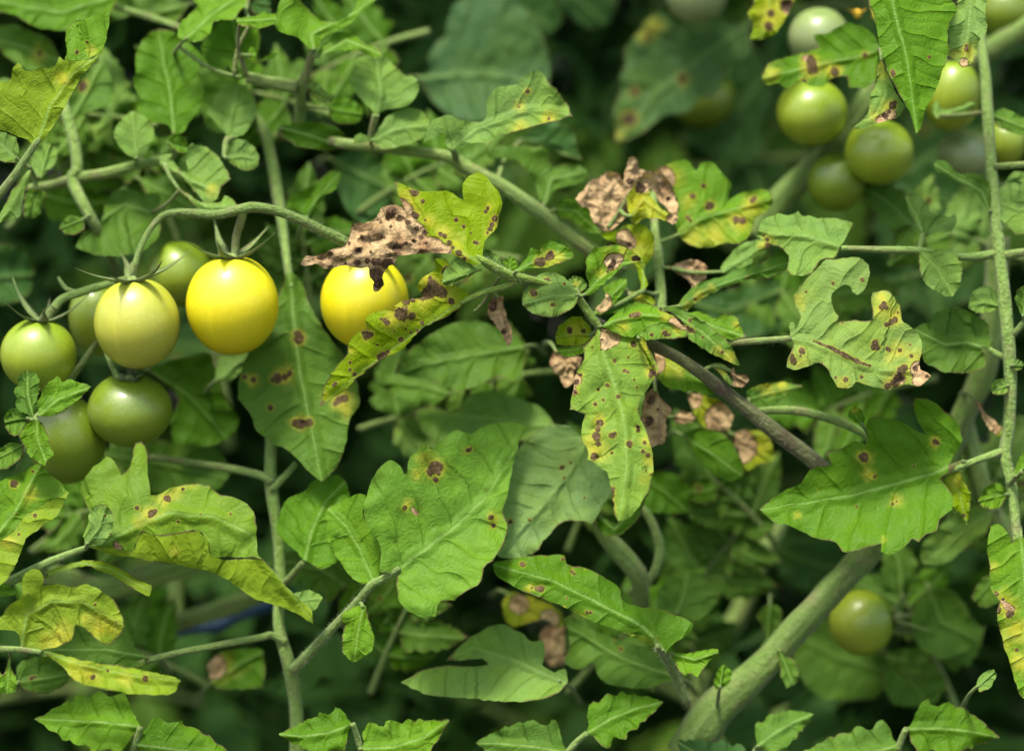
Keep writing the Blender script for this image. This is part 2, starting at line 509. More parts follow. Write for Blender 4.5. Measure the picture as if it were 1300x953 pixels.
def leaf(parent, outline, mid, d=0.0, t='g', under=0.0, gx=0.0, gy=0.45, fold=0.22, bend=0.0, pil=2.2, wav=3.5, curl=0.0,
         spots='', yel='', dry='', flaps=(), label=None, jag=1.35, name='leaflet', crumple=9.0, step=None):
    LEAF_SEED[0] += 1
    seed = LEAF_SEED[0] * 3.17
    O, Mi = pts(outline), pts(mid)
    sp, ye, dr = pts(spots, True), pts(yel, True), pts(dry, True)
    sp = [(a, b, c * random.uniform(0.62, 1.2)) for a, b, c in sp]
    xb, yb = Mi[0][:2]
    tint = TINT[t] if isinstance(t, str) else t
    k = random.uniform(0.9, 1.1)
    tint = tuple(c * k for c in tint)
    def base_depth(q, u, v, L, edge, db):
        r = d * MM + gx * (q[:, 0] - xb) - gy * (q[:, 1] - yb)
        r = r - fold * np.abs(v) + bend * (np.clip(u / L, 0, 1.2) ** 2) * L
        lat = lateral(u, v, L)
        r = r - 1.7 * pil * (np.sqrt(2 * lat) - 0.6) * np.clip(np.abs(v) / 8, 0, 1) * np.clip(edge / 6, 0.15, 1)
        ramp = np.clip(np.abs(v) / (0.12 * L), 0.1, 1)
        r = r + wav * ramp * (nz(q, 0.018, seed) * 2.4 + 0.9 * nz(q, 0.05, seed + 5))
        r = r + 2.2 * wav * np.clip(1 - edge / (0.13 * L), 0, 1) * nz(q, 0.04, seed + 11)
        r = r + curl * np.clip(1 - edge / (0.10 * L), 0, 1) ** 2 * 10
        if len(dr):
            w = np.clip(db * 2.5, 0, 1)
            ridge = np.abs(nz(np.stack([u * 0.35, v], 1), 0.06, seed + 2)) * 1.3 + 0.6 * np.abs(nz(q, 0.10, seed + 4)) + 0.25 * np.abs(nz(q, 0.22, seed + 6))
            r = r + crumple * w * (ridge - 0.35)
        return r
    sheets = [leaf_sheet(O, Mi, base_depth, tint, under, sp, ye, dr, step, jag, seed)]
    midp = np.array([m[:2] for m in Mi], float)
    ol = np.array([p[:2] for p in O], float)
    for fl in flaps:
        cr = np.array([p[:2] for p in pts(fl['crease'])], float)
        kk = fl.get('k', -0.6)
        ft = TINT[fl['t']] if 't' in fl else tint
        arch = fl.get('arch', 0.0)
        def flap_depth(q, u, v, L, edge, db, cr=cr, kk=kk, arch=arch):
            ds, arc, sg, LL, near = seg_dist(cr, q, closed=False)
            vm, um, sm, Lm, _ = seg_dist(midp, near, closed=False)
            z = np.zeros(len(near))
            return base_depth(near, um, vm * sm, Lm, z + 1.0, z - 1.5) - 0.4 + kk * ds - arch * np.sqrt(ds * 6 + 0.01) + 1.5 * nz(q, 0.06, seed + 9) * np.clip(ds / 10, 0, 1)
        sheets.append(leaf_sheet(pts(fl['o']), pts(fl.get('mid', mid)), flap_depth, ft, fl.get('under', 1.0), pts(fl.get('spots', ''), True),
                                 pts(fl.get('yel', ''), True), pts(fl.get('dry', ''), True), step, jag, seed + 1))
    BASES.append((parent, xb, yb, d, Mi[1][0] - xb, Mi[1][1] - yb))
    base = at(xb, yb, d * 0.001)
    def mapper(q, dd):
        return [tuple(at(a[0], a[1], z * S) - base) for a, z in zip(q, dd)]
    me = sheets_to_mesh(name, sheets, mapper)
    return link(name, me, None, parent, base, label)

# ------------------------------------------------------------------ stems
def catmull(P, n):
    P = [np.array(p, float) for p in P]
    if len(P) == 2:
        return [P[0] + (P[1] - P[0]) * i / n for i in range(n + 1)]
    Q = [2 * P[0] - P[1]] + P + [2 * P[-1] - P[-2]]
    out = []
    for i in range(1, len(Q) - 2):
        p0, p1, p2, p3 = Q[i-1:i+3]
        for s in range(n):
            t = s / n
            out.append(0.5 * ((2*p1) + (-p0+p2)*t + (2*p0-5*p1+4*p2-p3)*t*t + (-p0+3*p1-3*p2+p3)*t**3))
    out.append(P[-1])
    return out

def tube_mesh(name, C, R, seg=10, rough=0.06, seed=0.0, cap=True):
    V, F, UV = [], [], []
    n = len(C)
    prev = None
    acc = 0.0
    for i in range(n):
        a, b = C[max(0, i-1)], C[min(n-1, i+1)]
        tn = (b - a).normalized()
        if prev is None:
            ref = Vector((0, 0, 1)) if abs(tn.z) < 0.9 else Vector((1, 0, 0))
            nx = tn.cross(ref).normalized()
        else:
            nx = (prev - tn * prev.dot(tn)).normalized()
        prev = nx
        ny = tn.cross(nx)
        if i:
            acc += (C[i] - C[i-1]).length
        for k in range(seg):
            an = 2 * math.pi * k / seg
            rr = R[i] * (1 + 0.035 * math.cos(5 * an + seed + i * 0.03)) * (1 + 0.5 * rough * max(0.0, mnoise.noise(C[i] * 38 + Vector((seed, 0, 0)))) * 4) * (1 + rough * mnoise.noise(C[i] * 130 + Vector((math.cos(an), math.sin(an), seed)) * 1.2))
            V.append(tuple(C[i] + (nx * math.cos(an) + ny * math.sin(an)) * rr))
            UV.append((k / seg * 2 * math.pi * 0.16, acc / max(R) * 0.16))
    for i in range(n - 1):
        for k in range(seg):
            k2 = (k + 1) % seg
            F.append((i*seg+k, i*seg+k2, (i+1)*seg+k2, (i+1)*seg+k))
    if cap:
        F.append(tuple(reversed(range(seg)))); F.append(tuple((n-1)*seg + k for k in range(seg)))
    me = bpy.data.meshes.new(name)
    me.from_pydata(V, [], F)
    me.polygons.foreach_set('use_smooth', [True] * len(me.polygons))
    uvl = me.uv_layers.new(name='UVMap')
    for lp in me.loops:
        uvl.data[lp.index].uv = UV[lp.vertex_index]
    return me

RUNS, BASES = {}, []
def stem(parent, spec, mat=None, name='stem', n=8, seg=12, label=None, rough=0.09, hairs=0.0):
    """spec: pixel x, pixel y, depth in mm, radius in pixels"""
    P = pts(spec)
    C = catmull(P, n)
    W = [at(c[0], c[1], c[2] * 0.001) for c in C]
    R = [c[3] * S * (D0 + c[2] * 0.001) / D0 for c in C]
    base = W[0].copy()
    me = tube_mesh(name, [w - base for w in W], R, seg, rough, seed=len(spec))
    o = link(name, me, mat or M_STEM, parent, base, label)
    RUNS.setdefault(parent.name, []).extend((c[0], c[1], c[2], c[3]) for c in C)
    if hairs:
        V, F = [], []
        for i in range(len(W) - 1):
            ln = (W[i+1] - W[i]).length
            tn = (W[i+1] - W[i]).normalized()
            for _ in range(int(ln * 1000 * hairs)):
                s = random.random()
                p = W[i].lerp(W[i+1], s) - base
                rr = R[i] * (1 - s) + R[i+1] * s
                v = Vector((random.gauss(0, 1), random.gauss(0, 1), random.gauss(0, 1)))
                v = (v - tn * v.dot(tn)).normalized()
                w = v.cross(tn)
                h = random.uniform(0.0005, 0.0012)
                k = len(V)
                tip = p + v * (rr + h) + tn * random.uniform(-.0003, .0003)
                V += [tuple(p + v * rr * 0.97 + w * 0.00004), tuple(p + v * rr * 0.97 - w * 0.00004), tuple(tip)]
                F.append((k, k+1, k+2))
        hm = bpy.data.meshes.new('fine_hair')
        hm.from_pydata(V, [], F)
        ho = link('fine_hair', hm, M_HAIR, o, base)
        ho['kind'] = 'stuff'
    return o

M_HAIR = plain_material('hair', (0.34, 0.38, 0.24), (0.42, 0.45, 0.32), 200, 0.6)

def stalks():
    """join each blade to the stem of its own shoot, or carry its stalk back into the plant"""
    for parent, x, y, d, dx, dy in BASES:
        run = RUNS.get(parent.name, [])
        best = min(run, key=lambda c: math.hypot(c[0] - x, c[1] - y) + abs(c[2] - d) * 1.2) if run else None
        ln = math.hypot(dx, dy) + 1e-6
        ux, uy = -dx / ln, -dy / ln
        if best:
            g = math.hypot(best[0] - x, best[1] - y)
            if g + abs(best[2] - d) * MM < best[3] + 4:
                continue
        if best and g < 90:
            mx, my = (x + best[0]) / 2 + ux * g * 0.07, (y + best[1]) / 2 + uy * g * 0.07
            spec = 'P %.1f,%.1f,%.1f,2.2 %.1f,%.1f,%.1f,2.6 %.1f,%.1f,%.1f,3.2' % (x - ux * 3, y - uy * 3, d - 0.1, mx, my, (d + best[2]) / 2, best[0], best[1], best[2])
        else:
            spec = 'P %.1f,%.1f,%.1f,2.2 %.1f,%.1f,%.1f,2.6 %.1f,%.1f,%.1f,3.4' % (x - ux * 3, y - uy * 3, d - 0.1, x + ux * 14, y + uy * 14 + 2, d + 7, x + ux * 26, y + uy * 26 + 14, d + 34)
        stem(parent, spec, M_STEM, 'leaf_stalk', 5, 7)
# ------------------------------------------------------------------ fruit
def fruit_mesh(name, rx, ry, seg=40, rings=28, lob=0.018, seed=0.0):
    V, F, UV = [], [], []
    for i in range(rings + 1):
        th = math.pi * i / rings
        for k in range(seg):
            an = 2 * math.pi * k / seg
            rr = rx * math.sin(th) ** 0.99 * (1 + lob * 0.6 * math.cos(5 * an + seed) * max(0, math.cos(th)) + 0.5 * lob * math.sin(2 * an + seed))
            z = ry * math.cos(th)
            z -= 0.09 * ry * math.exp(-(th / 0.26) ** 2)
            z += 0.03 * ry * math.exp(-((math.pi - th) / 0.12) ** 2)
            V.append((rr * math.cos(an), rr * math.sin(an), z))
            UV.append((k / seg, 1 - i / rings))
    for i in range(rings):
        for k in range(seg):
            k2 = (k + 1) % seg
            F.append((i*seg+k, (i+1)*seg+k, (i+1)*seg+k2, i*seg+k2))
    me = bpy.data.meshes.new(name)
    me.from_pydata(V, [], F)
    me.polygons.foreach_set('use_smooth', [True] * len(me.polygons))
    uvl = me.uv_layers.new(name='UVMap')
    for p in me.polygons:
        us = [UV[v][0] for v in p.vertices]
        for li, vi in zip(p.loop_indices, p.vertices):
            u = UV[vi][0]
            if max(us) - min(us) > 0.5 and u < 0.5:
                u += 1
            uvl.data[li].uv = (u, UV[vi][1])
    return me

def sepal_mesh(name, an, L, W, rise, droop, seed):
    """narrow pointed blade that leaves the stalk end, arches out and lifts at its tip"""
    n = 9
    C, R = [], []
    for i in range(n):
        s = i / (n - 1)
        r = L * (0.05 + 0.95 * s)
        z = rise * L * s ** 1.6 - droop * L * math.sin(math.pi * s)
        side = 0.10 * L * math.sin(seed + 2.5 * s) * s
        C.append(Vector((math.cos(an) * r - math.sin(an) * side, math.sin(an) * r + math.cos(an) * side, z)))
        R.append(W * (1 - s) ** 0.62 * (0.75 + 0.6 * math.sin(math.pi * min(1, s * 1.4))) + 0.00008)
    V, F = [], []
    tang = Vector((-math.sin(an), math.cos(an), 0))
    for i in range(n):
        up = Vector((0, 0, 1))
        for v in (tang * R[i] + up * R[i] * 0.35, -up * R[i] * 0.25, -tang * R[i] + up * R[i] * 0.35, up * R[i] * 0.12):
            V.append(tuple(C[i] + v))
    for i in range(n - 1):
        for k in range(4):
            k2 = (k + 1) % 4
            F.append((i*4+k, i*4+k2, (i+1)*4+k2, (i+1)*4+k))
    F.append((3, 2, 1, 0)); F.append(tuple((n-1)*4 + k for k in range(4)))
    me = bpy.data.meshes.new(name)
    me.from_pydata(V, [], F)
    me.polygons.foreach_set('use_smooth', [True] * len(me.polygons))
    uvl = me.uv_layers.new(name='UVMap')
    for lp in me.loops:
        uvl.data[lp.index].uv = (lp.vertex_index % 4 * 0.25, lp.vertex_index / 4 * 0.1)
    return me

FRUIT_N = [0]
def tomato(label, cx, cy, rx, ry, d, mat, tilt=0.0, lean=8.0, sepals=5, slen=0.85, rise=0.75, droop=0.02, phase=0.3, stalk=None,
           group='cherry tomatoes hanging on the plants', stalk_mat=None):
    FRUIT_N[0] += 1
    k = S * (D0 + d * 0.001) / D0
    c = at(cx, cy, d * 0.001)
    rx, ry = rx * k, ry * k
    root = thing('tomato', label, 'tomato', c, group)
    rot = Euler((math.radians(lean), math.radians(tilt), 0)).to_matrix()
    fm = fruit_mesh('fruit', rx, ry, seed=FRUIT_N[0] * 1.7)
    fm.transform(rot.to_4x4())
    link('fruit', fm, mat, root, c.copy())
    if sepals:
        top = c + rot @ Vector((0, 0, ry * 0.91))
        cm = tube_mesh('calyx', [rot @ Vector((0, 0, z)) for z in (-0.03*ry, 0.02*ry, 0.06*ry, 0.12*ry)],
                       [rx*0.10, rx*0.17, rx*0.12, rx*0.085], 10, 0.1, FRUIT_N[0])
        co = link('calyx', cm, M_STEM, root, top)
        for i in range(sepals):
            an = phase + i * 2 * math.pi / sepals + random.uniform(-.25, .25)
            sm = sepal_mesh('sepal', an, rx * 0.85 * slen * random.uniform(0.8, 1.15), rx * 0.125, rise * random.uniform(0.5, 1.3), droop, FRUIT_N[0] + i)
            sm.transform(rot.to_4x4())
            link('sepal', sm, M_STEM, co, top + rot @ Vector((0, 0, 0.02 * ry)))
    if stalk:
        stem(root, stalk, stalk_mat or M_STEM, 'stalk', 7, 10)
    return root
# ------------------------------------------------------------------ ground
gm = bpy.data.meshes.new('ground')
gv, gf = [], []
N = 40
xs = [math.copysign(abs(i / 20 - 1) ** 2.2, i / 20 - 1) * 60 for i in range(N + 1)]
for y in xs:
    for x in xs:
        gv.append((x, y, 0.03 * mnoise.noise(Vector((x * 3, y * 3, 0)))))
for j in range(N):
    for i in range(N):
        a = j * (N + 1) + i
        gf.append((a, a + 1, a + N + 2, a + N + 1))
gm.from_pydata(gv, [], gf)
gm.polygons.foreach_set('use_smooth', [True] * len(gm.polygons))
go = link('ground', gm, M_SOIL)
go['kind'] = 'structure'

def shoot(label, spec_origin, d, group=None, cat='shoot', name='tomato_shoot'):
    p = pts(spec_origin)[0]
    return thing(name, label, cat, at(p[0], p[1], d * 0.001), group)

# ================================================================== the truss of fruit on the left
r = shoot('arching green fruit stalk from which the pale and the yellow tomatoes hang', 'P 440,309', 12, cat='fruit stalk', name='fruit_truss')
stem(r, 'P 470,330,16,7 440,309,12,7 411,294,9,6.6 377,277,6,6.3 345,266,4,6.2 322,263,3,7 309,265,3,6.8 277,272,5,6 252,271,7,5.6 226,270,9,4.8 206,275,11,4.0 190,292,10,3.5 178,315,7,3.6 171,338,5,4.2', M_THICK, 'peduncle', hairs=14)
stem(r, 'P 165,352,12,3.5 142,359,13,4.6 118,366,13,5.2 96,373,12,5.2 78,380,11,5.4 68,392,10,6', M_PALE, 'branch', hairs=10)
stem(r, 'P 100,372,12,3.2 84,366,14,3.0 74,352,16,1.6', M_STEM, 'bract')
stem(r, 'P 170,335,6,4 160,365,18,3.6 123,434,22,4 91,481,22,4.2 84,500,22,3.6', M_STEM, 'branch')
stem(r, 'P 128,428,22,3 138,456,16,3.2 146,472,12,4.2 151,481,11,5.4 155,487,11,3.6 163,494,12,3.2', M_PALE, 'branch')

tomato('ripe bright yellow tomato hanging fully in view left of the other yellow tomato', 295, 387, 58.5, 64, 8, M_RIPE, tilt=0, lean=2,
       phase=0.9, slen=1.25, rise=0.75, stalk='P 309,265,3,6.2 306,280,5,5.6 300,300,7,5.0 298,326,8,5.0', stalk_mat=M_PALE)
tomato('ripe yellow tomato partly hidden behind the scorched brown leaf', 463, 383, 56.5, 60, 14, M_RIPE, tilt=4, lean=4, phase=0.2, slen=1.4, rise=0.35,
       stalk='P 455,318,14,5 458,325,14,5 460,332,14,5')
tomato('pale yellowish green tomato left of the fully visible yellow tomato', 174, 410, 54.8, 58.5, 6, M_TURN, tilt=-5, lean=3, phase=0.55, slen=1.6, rise=0.45,
       stalk='P 171,336,5,4.5 169,346,5,4.4 169,358,6,4.4')
tomato('small green tomato at the left edge above the little leaf sprig', 49, 450, 48, 46.5, 10, M_GREEN, tilt=6, lean=4, phase=0.0, slen=1.35, rise=0.6,
       stalk='P 68,392,10,6 62,400,10,5.6 57,412,10,5.4')
tomato('dim green tomato squeezed behind the pale one and the small green one', 124, 406, 36, 47, 27, M_GREEN, tilt=-8, sepals=0)
tomato('shaded green tomato behind, between the pale tomato and the yellow one', 228, 348, 42, 42, 36, M_GREEN, tilt=5, sepals=0)
tomato('dark green tomato hanging below the pale yellowish one', 165, 520, 54, 46, 14, M_UNRIPE, tilt=3, lean=14, phase=0.4, slen=0.5, rise=0.3)
tomato('lowest dark green tomato behind the little leaf sprig at the left', 84, 558, 50, 57, 19, M_UNRIPE, tilt=-4, lean=10, sepals=0)

# ================================================================== the diseased shoot across the centre
r = shoot('diseased central shoot with the scorched brown leaf and black spotted yellowing leaves', 'P 1040,592', 14)
stem(r, 'P 1075,640,16,12 1040,592,14,11 980,545,12,10 930,505,10,8.8 870,460,8,7.4 819,434,7,6.6 790,424,7,5.4 757,408,4,5', M_DARK, hairs=6)
stem(r, 'P 760,414,2,4.8 750,401,1,5.6 738,384,0,5 728,370,0,4.4 700,362,-1,3.8 668,354,-3,5.4 648,350,-6,6.6 630,341,-9,6.2 614,331,-11,5 604,324,-11,2.2', M_FRESH, 'rachis', hairs=10)
stem(r, 'P 655,358,-5,4.4 640,364,-6,4.2 615,371,-7,4 594,380,-8,3.4 584,386,-8,2', M_FRESH, 'leaf_stalk', hairs=8)
leaf(r, 'N 1075,575 1082,500 1092,450 1120,412 1165,368 1178,300 1197,225 1172,150 1130,102 1095,58 1050,38 1000,62 963,110 962,160 968,205 940,192 905,163 860,147 800,152 745,155 700,150 655,133 610,110 558,95 575,150 600,210 640,287 610,250 570,232 520,235 482,250 455,300 430,330 380,342 310,345 300,390 285,440 270,475 210,487 150,517 90,535 40,532 4,580 30,596 60,572 110,565 160,590 240,560 330,545 420,545 520,545 620,530 700,520 800,515 880,520 940,540 990,572 1030,590',
     'N 1075,575 1020,545 900,480 700,470 450,480 250,520 5,580', d=-12, t='l', gx=0.05, gy=0.42, fold=0.10, pil=1.6, wav=3.5, crumple=24,
     spots='N 680,160,26 660,150,18 727,212,14 925,320,19 968,360,20 1012,398,9 1045,455,19 1030,450,12 1110,250,19 1098,270,16 1135,350,26 1150,312,18 1110,398,16 1125,375,20 685,295,24 670,285,18 742,322,16 690,370,15 738,395,24 718,425,24 672,442,16 830,405,16 855,415,20 885,455,16 905,485,14 940,515,20 970,555,18 545,270,38 520,310,26 590,310,28 640,335,20 370,420,17 492,420,20 575,490,36 480,335,18 350,500,26 420,510,14 540,360,10 745,455,9 720,500,14 290,460,16 300,380,12 180,520,14 630,455,10',
     yel='N 610,170,70 650,220,70 690,270,70 760,330,80 850,390,90 930,460,80 980,530,50 1120,240,60 1150,330,60 1110,400,45 960,440,50',
     dry='N 540,330,150 420,420,130 300,470,110 200,530,90 90,560,90 560,470,130 660,410,85 700,480,80 790,480,60 860,505,40 640,440,100',
     flaps=[dict(o='N 30,590 60,572 110,565 160,590 240,560 330,545 420,545 520,545 575,540 565,572 530,592 495,640 490,662 500,705 462,742 436,735 440,690 412,645 405,602 330,602 240,592 200,602 162,607 110,585 60,588',
                 crease='N 60,572 110,565 160,590 240,560 330,545 420,545 520,545 620,530', k=0.7, under=0, dry='N 300,560,300 480,640,200 100,570,120',
                 spots='N 450,640,46 465,690,34 520,580,40 450,560,30 340,570,26 400,560,18 180,590,18 270,575,14', arch=0.6)],
     label='scorched brown leaflet with a yellow and green base')
leaf(r, 'F 880,565 850,595 840,605 780,645 720,675 660,715 600,775 540,805 480,845 430,882 380,930 330,965 272,1005 285,940 310,890 340,840 385,790 395,740 430,700 460,690 458,650 490,625 540,615 575,622 570,600 620,577 690,560 668,530 668,510 700,475 740,452 738,408 780,408 800,440 790,500 840,525 870,545',
     'F 880,570 800,612 680,690 560,775 440,860 272,1003', d=-8, t='l', gx=-0.03, gy=0.3, fold=0.55, pil=2.0, wav=2.5, curl=0.4,
     spots='F 730,520,36 715,540,28 755,535,24 805,580,25 600,630,28 585,620,20 645,640,19 535,655,17 545,665,12 520,650,10 685,665,13 465,715,20 450,705,14 480,712,10 620,690,7 600,733,13 530,795,16 515,805,14 548,783,12 505,755,7 395,825,10 415,873,12 335,910,14 328,918,10 718,485,12 690,560,20 620,578,26 650,572,20 780,448,12 775,462,12 575,700,6 395,855,7 770,545,20 640,705,6 670,700,8',
     yel='F 790,545,90 720,560,80 690,590,70 560,645,80 620,620,80 460,695,45 650,545,50 700,490,60 400,780,30 300,960,40', label='yellow green leaflet speckled with black spots')
leaf(r, 'F 945,440 925,455 870,485 820,512 800,516 768,508 770,470 800,432 825,408 850,412 885,432 920,448', 'F 945,445 880,462 770,500', d=-11, t='p', gy=0.3, fold=-0.1, pil=1)
leaf(r, 'F 935,372 965,375 1000,410 1012,448 990,458 940,442 930,415', 'F 1005,452 970,425 940,380', d=-8, t='p', gy=0.5)
leaf(r, 'F 1012,450 1008,420 1030,406 1055,404 1072,425 1060,455 1040,468', 'F 1040,468 1040,440 1045,408', d=-6, t='b', gy=0.5)
leaf(r, 'G 40,205 60,185 80,165 108,108 140,118 148,92 180,80 232,95 270,120 289,150 250,163 200,182 150,190 100,192 70,205', 'G 45,205 120,165 200,145 285,150', d=-8, t='g', fold=0.3, gy=0.25,
     spots='G 185,140,20 178,150,14 145,165,20 160,172,12 230,170,9 260,160,9', yel='G 215,155,45 180,150,45 150,120,20', dry='G 188,132,10', label='small two lobed leaflet with a dark blotch')
leaf(r, 'G 295,300 297,318 270,357 220,385 160,388 100,365 72,330 85,275 130,225 190,210 240,225 275,265', 'G 300,300 200,300 140,318 75,335', d=-3, t='p', under=0.3, gy=0.35, pil=2.5, fold=-0.08,
     spots='G 118,292,14 170,242,13 180,240,8 195,338,10 243,255,9', label='oval pale leaflet with small brown spots')
leaf(r, 'G 262,270 250,240 285,222 320,234 333,265 312,290 285,285', 'G 300,285 290,255 275,230', d=2, t='p', gy=0.5, yel='G 290,255,30')
leaf(r, 'G 322,305 318,295 345,270 330,220 328,170 355,120 410,98 460,100 520,130 557,158 520,172 480,180 440,220 390,265 348,302', 'G 325,303 380,235 450,175 555,158', d=-2, t='b', gy=0.2, fold=0.4,
     spots='G 430,190,18 440,170,16 418,205,9 525,155,16 540,150,14', yel='G 430,150,60 480,130,50 390,210,40 520,150,40', dry='G 435,165,32 460,155,22', label='small leaflet with a tan lesion and scorched tip')
leaf(r, 'G 378,425 402,440 430,440 480,460 540,458 572,490 597,540 622,600 600,642 570,690 545,720 550,800 580,870 600,940 K 596,100 580,190 540,260 490,310 455,319 440,290 428,190 410,120 370,95 332,72 G 340,940 310,870 313,840 325,780 264,762 280,680 295,598 322,560 318,510 350,480',
     'G 380,425 400,530 440,650 475,760 488,850 K 490,100 475,210 455,318', d=1, t=(0.125, 0.215, 0.030), gx=0.02, gy=0.42, fold=-0.15, pil=7, wav=3, curl=0.25,
     spots='G 520,498,15 600,612,24 590,625,16 292,650,14 285,690,14 385,815,24 378,840,16 372,868,18 435,865,16 445,858,10 540,845,14 538,830,10 500,610,7 485,605,8 525,640,6 535,672,9 415,663,8 425,668,6 380,680,7 400,723,8 368,738,9 445,565,8 460,708,9 355,510,7 365,945,14 560,930,14 435,935,8 390,520,8 395,480,8 545,715,9 542,760,8 500,550,8 310,620,10 K 360,60,17 432,45,8 428,215,18 432,190,12 575,55,12 590,130,11 500,10,12 565,115,7 375,10,16 560,5,8 440,280,8 440,255,8',
     yel='G 570,530,60 590,600,45 290,630,50 290,680,35 340,890,70 370,930,60 570,880,45 380,800,45 590,900,45 K 380,30,70 400,60,50 580,80,45 560,150,40', dry='G 420,465,36 440,475,30 410,500,24 455,462,20 405,445,14 288,640,26 280,690,16 610,620,12',
     label='large hanging leaflet with yellow patches and many brown spots')
leaf(r, 'G 395,430 405,415 450,375 520,336 570,334 630,358 690,388 738,442 700,440 640,420 590,425 545,462 500,468 450,452 415,440', 'G 385,428 470,395 560,378 650,385 736,442', d=0, t='b', gy=0.45, fold=-0.15, pil=3,
     spots='G 525,380,16 510,383,10 540,378,10 630,360,9', yel='G 690,415,60 650,390,40 480,430,40', dry='G 700,418,26 680,408,18 725,435,12', label='pale leaflet with a white scorched tip',
     flaps=[dict(o='G 545,462 575,432 600,422 650,412 700,430 738,445 735,470 690,475 630,478 580,482 550,478', crease='G 545,462 590,425 640,418 700,435 738,442', k=-0.3, under=0.7, spots='G 650,455,15 595,460,8 665,460,9', yel='G 700,440,40')])
leaf(r, 'G 640,352 700,345 760,382 850,440 920,510 950,586 880,556 800,515 742,470 738,440 705,395', 'G 640,355 720,395 800,450 950,585', d=3, t='m', gy=0.25, fold=0.5, spots='G 755,442,18 740,435,12 765,450,10 750,402,9 880,530,9 800,470,6', yel='G 920,550,60 860,520,40', label='narrow folded dark leaflet')
leaf(r, 'G 730,370 800,370 850,393 880,374 930,384 957,430 977,470 950,474 900,477 850,460 800,432 770,400', 'G 730,372 820,415 975,470', d=7, t='b', gy=0.4, fold=0.2, yel='G 935,420,35')
leaf(r, 'G 355,460 340,420 310,386 260,396 216,430 208,480 215,502 255,507 310,503', 'G 358,460 290,455 210,470', d=4, t='l', gy=-0.1, fold=0.2, spots='G 265,445,12 262,435,8 320,445,13 280,510,11', yel='G 290,440,70', label='small yellow leaflet with black spots')
leaf(r, 'G 350,480 310,500 250,507 205,508 218,532 260,552 300,545 330,520', 'G 352,482 290,520 215,525', d=5, t='b', gy=0.6)
leaf(r, 'G 540,462 560,470 590,520 612,590 622,605 600,600 575,555 545,500', 'G 540,465 575,530 620,602', d=-4, t='l', gx=0.3, gy=0.2, yel='G 570,510,70', spots='G 605,585,10', label='rolled yellow leaf edge')
leaf(r, 'G 590,540 650,528 720,558 800,600 860,640 890,682 830,702 760,690 700,682 640,660 600,600', 'G 595,542 700,600 885,680', d=16, t='b', gy=0.5, yel='G 650,590,90 700,610,60', dry='G 610,580,40 620,560,30')
leaf(r, 'G 830,580 870,575 900,590 895,610 915,640 960,665 925,668 880,630 850,600', 'G 832,580 880,605 950,665', d=10, t='p', dry='G 945,660,25', yel='G 880,600,50')
leaf(r, 'G 905,600 930,590 935,618 975,620 988,645 965,668 940,670 925,640', 'G 910,600 940,630 980,650', d=9, t='b', dry='G 945,630,120', crumple=10, label='tiny shrivelled dead leaflet')
stem(r, 'P 890,440,8,3.4 915,437,6,3.6 960,433,2,4.2 1003,430,-4,4', M_STEM, 'leaf_stalk', hairs=6)
# chewed leaf
leaf(r, 'H 138,470 150,500 138,535 125,560 123,590 150,602 200,590 250,573 290,600 310,640 328,672 370,678 400,650 450,663 490,672 540,682 600,660 660,667 706,625 690,612 662,600 660,555 668,520 660,470 625,430 588,400 580,340 550,300 520,280 470,290 463,312 470,360 468,400 440,405 400,398 350,405 325,415 333,385 310,350 302,310 320,280 355,258 382,268 387,287 408,300 445,262 459,210 440,168 400,147 330,155 270,165 240,200 190,250 155,298 160,350 182,390 165,430 158,440 150,410 135,412 136,445',
     'H 138,470 230,490 350,540 500,600 600,600 704,625', d=-4, t=(0.140, 0.225, 0.050), gy=0.34, gx=0.02, fold=0.05, pil=3.2, wav=3.5, curl=0.2, crumple=8,
     spots='H 515,335,15 505,348,13 525,350,11 545,408,18 525,418,16 560,402,12 478,490,18 472,510,16 488,512,14 530,515,15 535,522,11 580,522,14 625,545,8 310,253,9 428,238,9 200,285,7 145,545,18 150,565,16 185,525,13 178,545,10 640,595,14 585,605,18 575,630,20 560,655,18 530,668,15 596,592,14 320,632,10 360,640,10 345,410,7 400,400,5 375,405,4 570,370,8 232,486,5 238,488,5 245,491,6 252,493,6 259,496,7 266,499,7 272,501,8 279,504,8 286,506,8 293,509,9 300,512,9 306,515,9 313,518,9 320,522,10 326,525,10 333,529,10 340,532,10 346,536,10 353,539,10 360,543,10 366,546,10 373,549,10 380,552,10 386,555,9 393,559,9 400,562,9 406,565,9 413,568,8 420,572,8 427,574,7 435,577,7 442,579,6 450,582,6 457,584,6 262,578,8 690,628,9 560,395,10 620,500,6 425,630,7',
     yel='H 165,320,55 185,350,35 500,310,55 510,360,70 565,390,70 180,570,55 640,560,60 630,620,90 560,650,70 350,660,50 570,530,70 430,665,45 540,560,50 690,620,40', dry='H 655,600,34 665,640,36 580,640,22 690,625,26',
     label='chewed pale leaflet with big holes and brown scorch marks')
